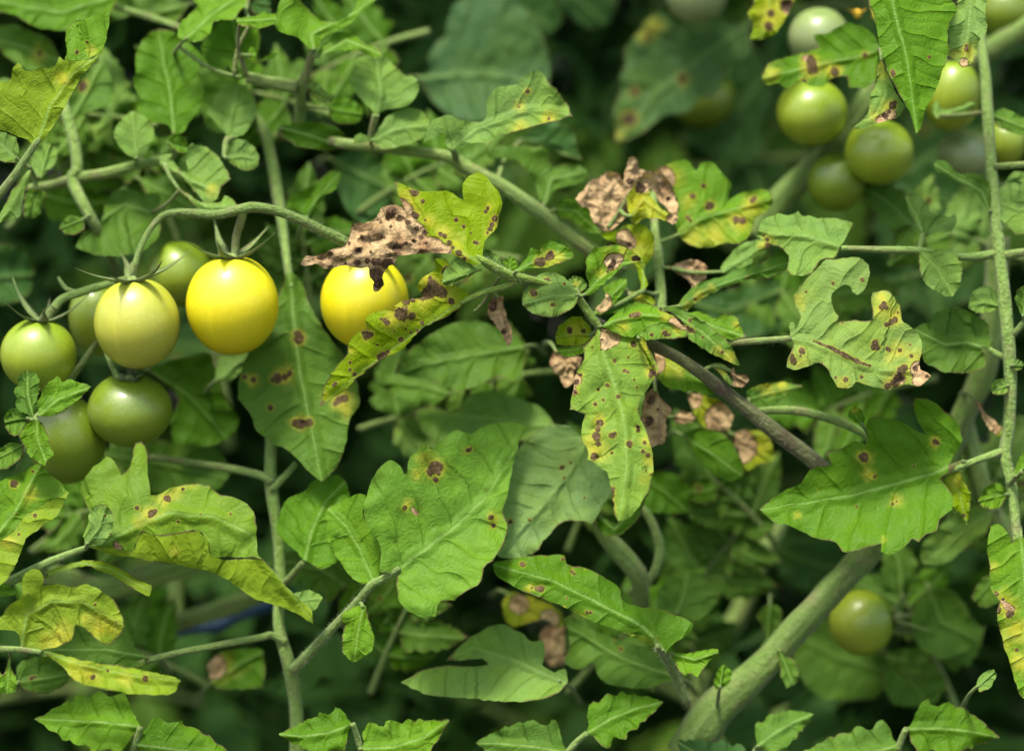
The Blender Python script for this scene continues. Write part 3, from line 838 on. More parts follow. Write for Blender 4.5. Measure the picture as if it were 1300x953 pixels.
# dead pieces tangled behind
r2 = shoot('crumpled dead brown leaf hanging right of the big spotted hanging leaflet', 'G 610,680', 14, cat='dead leaf', name='dead_leaf')
leaf(r2, 'G 555,760 565,720 575,695 610,680 640,720 655,735 677,770 655,800 657,860 640,900 615,905 600,917 560,870', 'G 610,682 615,780 610,912', d=14, t='b', gy=0.15, dry='G 610,790,300', spots='G 595,720,24 585,728,16 590,805,20 580,815,14 620,760,8', crumple=10)
r2 = shoot('dead brown leaf in the cobwebbed gap left of the big spotted hanging leaflet', 'G 250,530', 22, cat='dead leaf', name='dead_leaf')
leaf(r2, 'G 185,560 190,540 210,522 260,538 312,555 305,590 288,600 275,655 245,672 222,630 195,600', 'G 210,525 250,590 250,670', d=22, t='b', gy=0.2, dry='G 250,590,300', crumple=10)
r2 = shoot('thin dried leaf curled under the small oval leaflet', 'F 985,500', 6, cat='dead leaf', name='dead_leaf')
stem(r2, 'F 1000,480,4,2.6 960,540,6,2.4 930,590,8,2.2 896,622,9,1.8', M_PALE, 'leaf_stalk')
leaf(r2, 'F 950,600 965,570 985,555 1012,560 1015,600 1028,640 1045,690 1048,740 1035,765 1012,720 1000,700 975,670 955,640', 'F 988,556 1000,640 1040,760', d=7, t='b', gy=0.2, dry='F 1000,650,400', crumple=9, spots='F 970,600,18 1015,700,14')

# ================================================================== hero leaf and its stalk, bottom centre
r = shoot('upright stem below the centre carrying the large bright green leaf with few brown spots', 'P 368,842', 20)
stem(r, 'P 378,1010,24,9 376,900,22,8.6 366,842,19,8.4 354,793,20,7.4 356,737,22,7 352,673,23,7 344,613,24,8.2 344,560,28,7.2 342,520,32,8', M_PALE, hairs=8)
stem(r, 'P 344,612,22,6 334,604,22,5.6 300,596,26,5 250,588,30,4.6 190,580,36,4.4', M_STEM, 'branch')
stem(r, 'P 344,622,22,5 360,606,22,4.6 376,588,24,4', M_STEM, 'branch')
stem(r, 'P 372,850,17,7 390,832,14,6.2 424,795,7,5.6 452,766,2,5.4 470,744,-1,5.6 492,731,-3,4.4 507,721,-4,3.4', M_PALE, 'leaf_stalk', hairs=10)
stem(r, 'P 355,745,19,5 366,735,16,4.4 386,712,11,3.6', M_STEM, 'leaf_stalk')
stem(r, 'P 362,815,18,6 345,806,17,4.6 330,809,15,4.4 275,819,11,4.2 223,829,8,4.2 168,843,8,4', M_STEM, 'leaf_stalk')
leaf(r, 'J 462,605 440,618 405,612 404,530 370,470 353,430 365,360 378,320 410,275 438,257 470,278 480,302 490,300 498,250 522,226 545,211 575,220 600,193 652,163 690,177 740,150 770,142 800,139 860,147 882,150 848,190 832,240 815,320 805,380 790,420 807,460 800,500 770,560 732,600 722,642 680,670 640,702 596,703 580,752 530,752 480,722 460,690 456,645',
     'J 462,603 560,530 650,460 740,370 800,280 880,150', d=-4, t=(0.092, 0.195, 0.020), gx=0.10, gy=0.40, fold=0.30, pil=5.5, wav=4, curl=0.3,
     spots='J 575,282,20 565,292,16 588,280,16 580,320,9 590,298,8 685,225,9 678,228,7 692,220,6 482,408,9 755,438,9 762,465,9 650,303,3 740,350,3 540,212,6',
     yel='J 575,290,55 545,245,45 490,400,38 765,440,45 680,230,32 520,300,30', dry='J 508,415,8 518,425,8 527,431,6', label='large bright green leaflet with a brown spot')
leaf(r, 'J 372,650 330,640 290,600 260,550 235,500 238,460 232,420 262,400 290,384 340,364 360,372 352,430 372,470 402,530 406,590 395,630', 'J 385,645 340,540 300,470 240,410', d=0, t='b', gx=-0.15, gy=0.3, fold=0.25, pil=3)
leaf(r, 'J 352,716 372,770 386,830 375,865 350,880 320,896 290,872 283,830 288,790 283,745 300,732 320,720', 'J 352,716 335,790 322,893', d=-1, t='b', gy=0.15, fold=0.3, pil=2.5)
leaf(r, 'J 165,575 150,562 130,540 95,510 78,470 90,420 100,395 122,374 160,360 200,320 240,308 272,304 300,335 308,370 285,420 268,462 238,500 266,580 225,602 190,590', 'J 165,575 190,480 230,390 290,330', d=10, t='g', gy=0.4, fold=0.1, pil=3)
leaf(r, 'J 100,720 60,700 128,680 180,665 222,690 200,730 165,735', 'J 100,715 160,700 220,690', d=4, t='p', gy=0.5)

# ================================================================== lower left curled leaves
r = shoot('lower left spray with a long curled leaf showing an orange blotch', 'I -20,600', -4)
stem(r, 'I -60,640,-2,6.4 0,590,-3,6.2 40,560,-4,6.2 150,505,-6,5.8 240,465,-8,5 300,442,-9,4.4 345,425,-9,3.4', M_PALE, 'rachis', hairs=10)
leaf(r, 'I 335,415 345,395 330,380 352,330 355,270 335,230 320,190 342,140 372,100 415,70 425,60 442,65 468,100 485,136 520,100 530,40 542,5 565,0 580,20 590,110 598,180 600,215 625,215 660,198 730,174 790,168 835,176 880,214 950,230 1000,265 1020,300 J 20,560 50,590 100,650 60,640 I 1040,470 940,465 870,465 836,455 832,400 790,358 700,370 620,377 565,360 545,400 535,435 430,425',
     'I 335,420 430,400 550,330 680,285 850,300 1000,370 J 60,600 100,650', d=-9, t=(0.112, 0.205, 0.020), gy=0.35, fold=-0.12, pil=4.6, wav=4, curl=0.3,
     spots='I 668,228,14 675,235,9 605,285,18 600,295,14 620,278,10 548,265,8 710,320,9 420,295,6 730,190,7 920,290,7 800,290,7',
     yel='I 720,188,50 765,180,40 650,235,60 590,285,60 690,210,45 560,315,45', dry='I 460,415,16 480,425,14',
     label='long curled leaflet with an orange blotch',
     flaps=[dict(o='I 335,418 430,425 535,436 545,400 565,358 620,375 700,368 790,356 832,400 838,456 870,466 960,470 1040,468 J 60,600 100,650 145,695 190,735 192,776 140,742 60,712 0,690 I 950,582 850,527 700,492 560,470 430,447',
                 crease='I 335,430 430,447 560,470 700,492 850,527 950,582 J 60,700 140,735 190,770', k=0.15, under=0.4, t='l', arch=0.9, yel='I 700,440,40')])
leaf(r, 'I 345,412 338,395 358,345 352,295 372,262 420,252 452,288 446,350 412,402 375,416', 'I 345,412 395,340 420,258', d=-11, t='p', under=0.5, gy=0.1, gx=-0.2, spots='I 420,295,7 440,370,8', label='small curled up lobe')
leaf(r, 'I 175,525 240,500 320,478 400,474 470,500 560,555 607,578 597,618 540,592 440,532 340,497 250,520 180,545', 'I 178,535 320,485 430,505 600,595', d=-2, t='l', under=0.4, gy=0.5, fold=0.2)
r = shoot('cut off leaf at the left edge with a grey rolled margin', 'I -40,500', -12)
leaf(r, 'I -60,165 0,158 40,140 80,122 160,90 200,132 240,160 270,200 230,222 180,243 140,270 100,295 60,350 0,395 -60,420', 'I -60,430 60,280 160,95', d=-13, t='b', gy=0.45, fold=0.1, pil=3.5, spots='I 55,170,16 60,165,8 130,120,6 65,290,6 210,150,5', yel='I 120,220,60',
     flaps=[dict(o='I 270,202 230,224 180,245 140,272 100,297 60,352 0,397 -60,422 -60,600 20,560 70,480 100,400 160,345 232,290', crease='I 270,202 180,245 100,297 60,352 0,397 -60,422', k=-0.25, under=0.5, t='l', spots='I 140,295,8 75,370,6', yel='I 30,400,60')])
r = shoot('yellow green backlit leaf in the bottom left corner', 'I -20,820', -16)
stem(r, 'I -60,825,-14,4.6 0,828,-15,4.4 90,832,-16,4.2 165,842,-17,3.2', M_PALE, 'rachis', hairs=8)
leaf(r, 'I 85,828 70,765 0,752 -60,765 -60,720 0,700 40,650 85,615 92,540 130,503 168,528 175,575 230,568 290,582 352,570 410,602 460,640 490,700 497,740 470,782 430,812 390,792 340,745 302,730 292,780 240,816 170,832', 'I 85,828 105,690 200,640 330,640 492,730', d=-16, t='l', under=0.5, gy=0.0, gx=0.05, fold=0.15, pil=3,
     spots='I 110,610,6 380,650,6 300,580,6 465,720,6', yel='I 250,770,100 200,790,80 400,740,80 450,750,60 340,710,50', label='yellowing leaflet with a pale golden tip')
leaf(r, 'I 163,832 250,852 330,876 400,886 450,892 560,912 660,932 722,952 700,1000 560,1010 400,985 300,955 240,892', 'I 165,835 330,890 500,930 715,955', d=-18, t='l', under=0.4, gy=0.3, fold=0.2, yel='I 330,930,120 500,950,60', spots='I 370,940,10 430,915,9 580,945,14 400,887,9', label='low leaflet with a pale curled margin')
leaf(r, 'I -60,570 0,563 60,592 62,610 0,622 -60,630', 'I -60,600 60,600', d=-10, t='b', gy=0.6)
leaf(r, 'I -10,900 10,930 25,900 40,845 48,845 45,900 65,940 60,1000 -10,1010', 'I 40,845 30,980', d=-12, t='b', gy=0.3)
r = shoot('plain green leaf behind the yellowing leaf near the bottom left', 'I 530,890', 8)
leaf(r, 'I 600,862 560,900 480,905 400,890 300,880 220,850 200,820 240,790 290,730 310,705 450,700 500,692 532,735 535,820 570,850', 'I 600,862 420,830 230,830', d=8, t='m', gy=0.4, pil=3)
leaf(r, 'I 65,930 75,890 110,868 180,858 262,900 275,960 200,1000 100,990', 'I 70,960 270,930', d=14, t='m', gy=0.3, spots='I 125,945,9 140,940,7')
# sprig of small leaves
r = shoot('little sprig of crisp small leaves in front of the left green tomatoes', 'E 130,790', -6)
stem(r, 'E 70,1000,-2,2.2 110,900,-4,2.4 125,830,-5,2.6 140,795,-6,2.6 165,770,-6,2', M_STEM, 'leaf_stalk')
leaf(r, 'E 130,790 95,772 62,742 70,715 55,690 72,665 70,630 92,612 112,604 138,612 158,635 162,680 150,720 152,765', 'E 135,790 112,700 110,606', d=-6, t='m', gy=0.3, pil=2.4, step=2)
leaf(r, 'E 150,788 155,760 150,735 165,700 170,680 192,655 215,640 232,626 252,650 268,640 290,640 325,655 370,668 345,690 330,712 300,735 265,752 230,772 175,792', 'E 152,786 240,715 368,668', d=-7, t='b', gy=0.35, fold=0.2, pil=2.4, step=2)
leaf(r, 'E 112,800 92,848 65,868 45,862 20,835 15,800 38,762 80,758 105,775', 'E 115,795 70,800 22,812', d=-5, t='m', gy=0.3, pil=2)
leaf(r, 'E 150,800 172,815 180,838 190,855 200,900 215,948 195,960 180,988 150,970 122,952 100,915 80,880 85,845 110,815', 'E 148,802 150,880 190,985', d=-7, t='b', gy=0.3, pil=2.6, step=2)
leaf(r, 'E -20,925 20,905 50,893 92,905 85,950 50,985 30,1000 -20,1010', 'E 95,900 40,930 -20,960', d=-3, t='m', gy=0.3)

# ================================================================== upper left
r = shoot('sharp leaf in the upper left corner glowing yellow green with a purple margin', 'A 0,780', -10)
stem(r, 'A -60,850,-6,5.4 0,780,-8,5 70,690,-9,4.6 140,585,-10,4 160,560,-10,3', M_STEM, 'leaf_stalk', hairs=10)
leaf(r, 'A 145,580 100,560 60,545 0,525 -60,530 -60,330 0,330 22,332 38,325 48,285 68,252 85,262 102,285 130,288 160,272 200,275 230,252 238,228 255,242 300,245 360,240 405,208 418,190 405,225 380,252 330,300 290,380 250,452 200,530 160,576', 'A 148,580 200,430 290,300 410,215', d=-10, t='l', under=0.35, gx=-0.1, gy=0.2, fold=0.15, pil=3, label='backlit leaflet with a purple scorched margin', yel='A 260,320,60',
     flaps=[dict(o='A 405,210 360,240 300,245 262,240 270,200 265,150 290,95 350,75 400,50 440,38 441,90 430,140 418,190', crease='A 262,240 300,245 360,240 405,208', k=0.3, under=0, t='b', spots='A 350,170,6 310,210,8', yel='A 370,200,50')])
r = shoot('pale leaf strip and round leaves crossing stems at the far left', 'A 40,740', 12)
stem(r, 'A 110,760,36,5 200,748,34,6 285,725,32,6.6 340,712,31,7 420,700,30,7 520,675,30,6.6 640,648,30,5.4 700,632,28,4', M_PALE)
stem(r, 'A 255,380,36,6 262,440,34,6.4 300,580,32,6.6 312,680,31,7 292,728,31,7 340,830,28,6.6 390,925,30,6.2 430,1010,40,5.6 480,1110,56,5', M_PALE)
leaf(r, 'A -20,905 0,862 30,800 80,722 125,668 122,720 100,770 88,830 80,870 40,885', 'A 125,670 70,780 0,890', d=8, t='p', gy=0.4)
leaf(r, 'A -20,535 0,530 45,545 68,565 75,605 60,655 30,655 0,645 -20,640', 'A 70,640 -20,560', d=6, t='p', gy=0.5)
leaf(r, 'A 140,695 122,655 145,600 155,585 190,578 228,600 232,625 218,662 182,700 160,722', 'A 160,720 180,650 200,582', d=22, t='p', gy=0.4)
leaf(r, 'A 100,790 110,768 180,768 190,795 170,840 150,872 125,880 98,868', 'A 150,765 130,875', d=24, t='m', gy=0.3)
leaf(r, 'A 240,912 255,888 282,868 330,878 338,900 328,932 300,946 262,946', 'A 335,885 245,920', d=20, t='m', gy=0.4)
leaf(r, 'A 548,645 510,622 478,585 460,530 475,500 492,478 540,450 592,476 622,530 605,588 580,620', 'A 550,645 545,560 532,455', d=22, t='p', gy=0.3, pil=2)
leaf(r, 'A 285,470 270,430 300,370 330,325 400,238 425,262 442,300 457,400 440,420 380,442 340,462 310,490', 'A 290,470 350,370 405,250', d=34, t='m', gy=0.4, spots='A 335,345,26 330,360,18')
leaf(r, 'A 670,500 640,495 600,492 550,440 570,410 540,352 535,320 548,290 545,230 570,170 620,122 700,128 740,160 770,180 828,240 800,275 802,312 820,335 816,400 790,462 765,490 742,532 700,545 688,520', 'A 700,540 690,400 660,250 640,130', d=26, t='g', gy=0.4, pil=3)
leaf(r, 'A 640,660 650,640 690,642 730,690 760,692 750,625 772,580 820,590 882,632 912,682 932,722 892,752 880,800 835,822 780,772 720,702 670,690', 'A 655,655 760,720 870,770', d=20, t='p', gy=0.5, fold=0.1, yel='A 850,765,45', label='pale leaflet with a yellow speck')
leaf(r, 'A 905,630 915,600 942,568 990,566 1042,622 1042,670 1010,683 985,686 935,662', 'A 905,640 970,630 1040,640', d=22, t='p', gy=0.5)
leaf(r, 'A 835,450 860,410 882,370 960,338 1020,378 1032,460 1010,500 985,535 938,556 890,520', 'A 912,560 930,470 960,345', d=28, t='p', gy=0.4)
stem(r, 'A 940,552,28,3 912,570,26,3.4 905,615,24,3', M_PALE, 'leaf_stalk')
leaf(r, 'A 668,575 690,545 718,538 760,588 765,610 735,618 700,602', 'A 670,575 760,605', d=24, t='g', gy=0.5)
leaf(r, 'A 715,760 760,780 800,808 880,818 905,788 970,832 930,842 880,852 800,842 760,800', 'A 715,762 830,830 970,832', d=16, t='p', gy=0.6)
leaf(r, 'A 410,885 420,840 432,800 500,750 530,765 560,778 640,782 645,860 640,953 E 560,130 400,140 300,110 330,60', 'A 620,860 500,820 415,880', d=32, t='m', gy=0.5)
r = shoot('bright leaf dipping in from the top edge left of centre', 'B 240,200', 20)
stem(r, 'B 250,190,18,4 240,220,19,5 225,280,22,5.4 200,345,26,6.4 195,420,34,7 190,500,40,7', M_PALE, 'stem')
stem(r, 'B -20,310,24,7 60,330,25,7.6 180,352,26,8', M_STEM, 'branch')
leaf(r, 'B 250,205 225,188 180,150 100,122 85,95 95,60 110,10 140,-30 170,-15 195,0 230,40 262,72 300,88 345,88 385,70 420,30 430,-40 470,-40 502,0 470,25 440,50 390,100 340,125 290,150 265,195', 'B 250,205 240,140 300,105 420,50 490,-10', d=16, t='b', gy=0.5, gx=0.02, fold=0.3, pil=2, label='bright leaflet with a dark turned down tip')
leaf(r, 'B 262,235 270,200 290,178 340,132 400,128 450,170 490,188 522,205 527,230 480,232 430,206 350,200 300,215', 'B 262,230 380,160 525,220', d=18, t='b', gy=0.6, fold=0.1)
leaf(r, 'B -60,72 0,66 60,56 95,58 97,90 50,112 0,110 -60,100', 'B -60,85 95,75', d=14, t='b', gy=0.6)
leaf(r, 'B -10,200 0,190 30,240 60,225 105,205 95,225 40,250 0,260', 'B -10,225 100,210', d=20, t='b', gy=0.6)
leaf(r, 'B 225,350 245,330 275,345 300,375 330,385 322,408 290,412 255,395', 'B 225,350 325,395', d=28, t='p', gy=0.5)
leaf(r, 'B 315,420 350,395 400,398 445,440 440,480 390,502 340,500 310,470', 'B 310,440 440,460', d=34, t='g', gy=0.4)
r = shoot('light green leaves along the top edge above the tall upper left leaf', 'A 860,150', 24)
leaf(r, 'A 745,165 715,150 728,92 760,60 800,20 755,-20 760,-60 990,-60 990,18 965,50 940,80 900,82 862,88 850,122 825,150 800,166', 'A 745,160 850,60 985,-30', d=20, t='b', gy=0.5, pil=2.5)
leaf(r, 'A 960,325 930,285 918,268 870,282 838,258 810,195 828,160 850,120 930,78 985,88 1030,108 1048,160 1040,205 1012,300', 'A 970,322 960,200 940,85', d=24, t='g', gy=0.35, fold=-0.15)
leaf(r, 'A 1000,95 1040,70 1060,50 1090,60 1090,105 1040,108', 'A 1000,95 1090,80', d=22, t='b', gy=0.5)
leaf(r, 'A 990,10 1048,0 1048,-40 1090,-40 1090,60 1060,66 1020,55', 'A 990,0 1090,20', d=40, t='d', gy=0.3)

# ================================================================== upper centre
r = shoot('long bare stem sloping across the upper centre with pale lobed leaves', 'P 591,214', 30)
stem(r, 'P 350,172,50,5 395,176,38,5.6 425,180,30,6 440,183,27,6.6 496,189,28,7 565,198,29,7.6 591,212,30,9 635,235,30,9 660,252,30,9.4 700,280,30,10 745,314,30,10 790,345,34,10', M_STEM)
leaf(r, 'B 805,605 775,575 782,535 735,555 690,582 700,540 720,490 780,465 840,482 900,492 930,490 948,455 942,420 960,385 980,360 1040,344 1080,345 C 60,342 70,315 90,300 130,284 160,300 172,322 220,372 262,430 277,470 200,490 120,510 50,530 0,545 B 1000,540 960,580 900,575 860,582 830,590',
     'B 805,603 900,520 1010,480 C 60,450 180,440 275,470', d=10, t='p', under=0.25, gy=0.3, fold=0.25, pil=2.8, spots='C 95,368,9 60,432,8 180,478,8', yel='C 60,430,45 95,370,30 180,480,55 60,520,60', label='pale lobed leaflet with a yellowing lower edge')
stem(r, 'B 820,640,29,5 818,620,22,4.4 806,604,11,3.4', M_PALE, 'leaf_stalk')
leaf(r, 'B 500,470 470,430 430,392 396,330 402,290 440,230 490,220 545,232 575,265 600,290 620,305 652,312 672,340 660,392 620,430 560,440 525,450', 'B 500,465 520,380 500,235', d=24, t='p', gy=0.35, fold=0.15, pil=2)
stem(r, 'B 500,462,24,4.6 488,510,26,4.4 478,565,28,4', M_PALE, 'leaf_stalk')
leaf(r, 'B 475,570 420,588 410,562 430,540 490,552 515,510 545,470 620,434 690,452 716,500 700,540 680,562 640,580 600,590 530,602', 'B 480,570 570,520 710,500', d=22, t='p', gy=0.55, fold=0.1, pil=2.4)
leaf(r, 'B 110,510 180,498 240,490 310,500 352,520 380,560 375,602 340,605 300,612 240,600 180,590 130,555', 'B 110,515 240,545 375,600', d=30, t='s', gy=-0.1)
leaf(r, 'B 205,890 165,860 138,840 155,805 180,780 260,740 300,700 322,690 357,696 352,725 340,750 285,800 235,880', 'B 215,885 260,800 350,700', d=30, t='g', gy=0.3)
leaf(r, 'C 165,830 140,800 125,745 90,690 60,650 0,638 -60,640 -60,590 0,590 100,590 160,595 182,610 180,650 200,670 262,660 330,680 338,700 300,740 250,752 215,762', 'C 160,830 190,720 330,690', d=34, t='m', gy=0.4)
leaf(r, 'C 200,840 225,812 262,800 332,832 380,900 395,945 350,938 300,912 262,885 220,880', 'C 200,842 290,850 390,940', d=28, t='g', gy=0.0)
leaf(r, 'C 60,560 120,520 200,490 270,520 300,600 312,645 260,630 190,600', 'C 60,560 310,640', d=52, t='d', gy=0.2)

# ================================================================== withered cluster right of centre
r = shoot('withered shoot with crumpled beige dead leaves and yellowing spotted lobes', 'P 838,400', 22)
stem(r, 'G 632,360,20,7.5 632,300,21,7 628,230,22,6.4 620,120,24,6 610,60,26,5.4 606,-20,32,5 600,-110,40,4.4', M_STEM)
leaf(r, 'C 400,935 360,900 345,845 310,830 288,800 325,760 350,730 385,715 420,693 470,702 500,770 512,850 465,900 440,925', 'C 420,930 410,800 440,700', d=18, t='b', gy=0.2, dry='C 400,800,500', crumple=9, wav=7, fold=0.5, label='crumpled beige dead leaflet')
leaf(r, 'C 505,790 480,745 482,700 495,660 500,635 520,630 535,642 545,680 580,692 620,690 650,712 672,740 690,790 702,830 692,880 660,850 620,800 600,770 545,735 520,770', 'C 505,785 540,700 640,760 690,870', d=16, t='b', gy=0.2, dry='C 580,740,500', crumple=9, wav=7, fold=0.5, spots='C 505,730,20 660,800,10', label='curled dead leaflet with an upright tip')
leaf(r, 'C 500,850 495,790 520,755 550,728 580,742 590,790 620,825 650,850 700,870 695,895 680,907 640,890 560,882 530,905 510,890', 'C 510,880 560,800 690,890', d=13, t='l', gy=0.2, yel='C 560,820,200', dry='C 560,750,30 680,885,26', spots='C 550,760,20 545,740,12', label='orange yellow curled leaflet')
leaf(r, 'C 700,950 690,900 705,840 690,790 672,740 640,712 600,690 650,665 720,640 752,655 772,690 782,680 790,660 815,652 842,655 880,700 915,745 905,790 888,830 920,798 962,775 1040,760 1078,780 1085,815 1060,855 1010,885 1000,930 960,975 880,985 780,1000', 'C 700,950 790,880 900,850 1070,800', d=24, t='b', gy=0.25, fold=0.05, pil=3,
     spots='C 760,790,14 830,830,18 820,835,12 805,750,11 1000,810,18 1010,800,12 740,875,14 750,890,10 960,890,26 935,885,16 1040,880,14', yel='C 640,715,80 690,720,70 1000,830,80 950,890,80 760,960,100 860,960,90 740,820,60', dry='C 640,720,50 610,700,40', label='blurred lobed leaflet turning yellow')
leaf(r, 'G 545,295 548,240 520,160 500,115 450,92 388,62 395,50 450,40 500,18 560,18 598,50 605,85 600,140 575,175 560,195 580,260 552,290', 'G 565,290 560,170 500,60', d=14, t='l', gy=0.2, yel='G 540,100,120 580,130,60', dry='G 485,70,34 510,90,24', spots='G 505,95,12', label='yellow leaflet with a tan lesion')
leaf(r, 'G 665,190 700,170 740,160 800,170 826,200 815,230 800,250 790,275 765,282 745,250 720,225', 'G 668,190 740,200 780,275', d=20, t='b', gy=0.3, dry='G 745,215,200', crumple=10, label='small tan dead leaflet')
leaf(r, 'G 700,348 712,325 730,300 800,245 880,225 960,190 1040,155 H 0,182 60,145 110,143 130,165 128,185 110,206 40,236 0,241 G 1000,235 900,270 830,292 775,330 740,362 715,365', 'G 702,350 790,285 900,245 1080,190 H 125,170', d=12, t='s', under=0.6, gy=0.0, fold=0.1, pil=1.5, yel='G 740,345,50 790,305,60 830,270,30', spots='G 770,315,12 980,230,8', label='long rolled leaflet seen from its yellow edged underside')
leaf(r, 'G 870,212 880,180 900,150 960,95 1040,80 1072,100 1050,118 1008,132 1000,170 980,192 920,218', 'G 872,212 960,150 1060,95', d=17, t='p', gy=0.5, yel='G 1040,100,40', spots='G 1065,100,14')
leaf(r, 'G 345,385 370,355 410,310 400,270 440,245 490,232 495,262 470,300 440,340 400,372', 'G 350,385 490,240', d=10, t='b', gy=0.4, dry='G 395,330,40')
leaf(r, 'G 365,380 420,340 450,312 490,305 550,330 610,350 560,360 480,362 420,380', 'G 365,380 480,335 610,350', d=12, t='g', gy=0.5)
leaf(r, 'G 485,270 520,285 570,295 610,330 600,345 550,335 500,300', 'G 485,272 605,340', d=16, t='l', gy=0.4, yel='G 545,310,50')

# ================================================================== right side
r = shoot('pale upright stem down the right side with small oval leaves', 'P 1274,575', 12)
stem(r, 'P 1240,-40,50,5 1243,20,36,6 1248,70,27,6.5 1252,110,24,7 1256,180,20,7.6 1265,290,15,8.4 1272,350,13,8.6 1279,420,11,8.4 1283,480,11,8 1281,540,11,7.8 1276,575,11,7.6 1283,610,10,7 1287,640,9,6.6 1292,692,6,5.6', M_PALE, hairs=6)
stem(r, 'P 1265,322,14,6 1235,326,13,5.2 1205,325,11,4.6 1168,318,8,4.6 1120,317,6,4.4 1068,315,6,3.6', M_PALE, 'branch', hairs=4)
stem(r, 'P 1268,326,14,6 1290,322,12,5.4 1330,316,8,5', M_PALE, 'branch')
stem(r, 'D 960,672,17,4.2 1020,668,16,4.4 1110,662,14,4.4', M_PALE, 'branch')
leaf(r, 'D 5,960 20,890 90,860 130,868 170,850 190,872 210,868 250,882 300,880 390,900 365,953 H 340,100 318,150 260,160 222,215 150,222 125,200 132,150 100,110 60,95 0,60', 'H 345,105 200,60 60,50 D 20,930', d=6, t='p', gy=0.5, fold=-0.1, pil=2.6, spots='H 45,75,12 30,60,8', yel='H 50,80,50', label='pale lobed leaflet behind the chewed one')
leaf(r, 'D 660,953 655,925 625,870 598,795 620,785 645,785 680,808 702,852 735,862 765,872 806,858 808,900 790,930 750,935 720,938 685,953 H 672,40 668,95 650,105', 'H 660,100 D 672,940 640,860 605,795', d=8, t='p', gy=0.3, fold=0.2)
stem(r, 'P 1168,318,8,3 1170,304,8,3 1172,296,8,2.4', M_PALE, 'leaf_stalk')
leaf(r, 'H 655,130 690,115 720,113 780,120 810,145 828,182 822,250 790,306 755,304 730,290 690,262 665,215 660,180', 'H 668,125 730,190 795,300', d=7, t='p', gy=0.3, pil=2)
leaf(r, 'H 985,345 940,372 890,374 853,350 858,315 872,288 910,267 950,273 980,310', 'H 985,345 920,330 855,345', d=12, t='p', gy=0.4)
leaf(r, 'H 940,515 905,505 930,575 900,605 810,616 730,597 675,560 660,500 635,440 660,422 705,410 714,380 760,354 830,355 890,380 935,420 942,470', 'H 938,518 850,490 760,500 645,440', d=12, t='m', gy=0.35, fold=0.2, pil=2.6, label='folded mid green leaflet beside the stem')
stem(r, 'H 1005,552,12,4.4 970,538,12,4.2 938,518,12,3.4', M_PALE, 'leaf_stalk')
stem(r, 'H 1015,480,12,4.6 1045,450,10,4.2 1090,400,8,4', M_PALE, 'leaf_stalk')
leaf(r, 'H 1072,390 1048,330 1050,295 1062,275 1090,255 1130,300 1130,370', 'H 1075,390 1090,270', d=6, t='m', gy=0.4)
leaf(r, 'H 1070,598 1040,600 1028,582 1050,561 1078,572', 'H 1028,582 1075,585', d=8, t='p', gy=0.5)
leaf(r, 'H 1012,660 1018,690 1005,697 970,702 950,692 946,670 965,642 1000,634', 'H 1018,665 950,685', d=9, t='p', gy=0.4)
leaf(r, 'L 997,205 995,230 970,265 950,277 925,265 902,258 883,236 898,215 920,180 955,164 985,185', 'L 1000,210 950,220 885,238', d=8, t='b', gy=0.35, fold=0.2)
leaf(r, 'L 1028,145 1040,100 1052,60 1070,30 1100,10 1130,80 1100,130 1060,140', 'L 1030,142 1110,60', d=4, t='b', gy=0.3)
stem(r, 'L 1010,170,9,4 1035,145,6,3.6 1060,120,4,3', M_PALE, 'leaf_stalk')
leaf(r, 'D 960,850 952,800 958,775 1000,745 1080,738 1130,765 1140,880 1110,930 1050,948 1000,900', 'D 1140,830 1050,840 955,800', d=16, t='p', gy=0.3, pil=2.4)
leaf(r, 'D 998,745 1030,698 1080,695 1130,710 1130,750 1060,738', 'D 998,742 1130,725', d=20, t='p', gy=0.4)
leaf(r, 'D 940,860 925,835 905,800 890,780 830,740 780,715 730,692 718,665 740,648 770,650 802,690 830,702 890,700 938,735 950,790', 'D 945,860 910,770 800,710 725,665', d=14, t='m', gy=0.3, fold=0.25)
leaf(r, 'D 945,455 1000,438 1060,465 1140,490 1140,540 1060,545 1000,522 955,485', 'D 945,460 1130,530', d=26, t='m', gy=0.4)
leaf(r, 'D 722,475 714,440 725,405 745,440 800,440 870,410 890,420 850,448 810,465 765,475', 'D 730,470 885,415', d=30, t='p', gy=0.5)
# big leaf right with midrib
leaf(r, 'L 830,75 770,90 820,0 828,-20 H 830,880 822,830 762,770 690,718 640,714 630,742 642,782 665,830 690,862 660,853 620,830 560,800 500,795 452,798 440,840 452,878 440,900 400,887 350,915 272,936 L 275,45 300,92 268,100 212,116 180,165 120,190 60,230 14,271 70,322 140,340 220,380 322,406 345,441 420,430 500,408 498,440 530,456 590,420 622,388 650,402 680,370 722,355 732,310 782,272 786,222 760,180 735,150',
     'L 830,75 700,130 560,172 380,215 200,246 14,271', d=8, t='g', gx=-0.05, gy=0.32, fold=0.42, pil=3.2, wav=4,
     spots='L 430,62,20 420,60,14 472,142,11 480,136,7 715,3,14 730,8,9 400,260,9 545,250,8 560,240,6 630,100,6', yel='L 430,65,60 450,130,45 465,140,30 160,295,32 712,6,42 305,350,16 560,240,50 510,395,26 250,190,20',
     label='broad leaflet with yellow ringed black spots')
stem(r, 'P 1274,573,11,6 1255,579,10,4.8 1235,586,9,4.4 1200,600,8,3.4', M_PALE, 'leaf_stalk', hairs=6)
leaf(r, 'H 378,800 372,775 380,755 402,748 425,765 442,800 430,825 400,815', 'H 430,825 385,760', d=4, t='g', gy=0.4, yel='H 395,765,40')
leaf(r, 'L 740,145 765,120 800,110 830,160 855,220 850,280 840,332 820,290 790,262 770,210', 'L 745,140 810,200 840,328', d=12, t='l', gy=0.2, spots='L 828,295,14', yel='L 800,160,60')
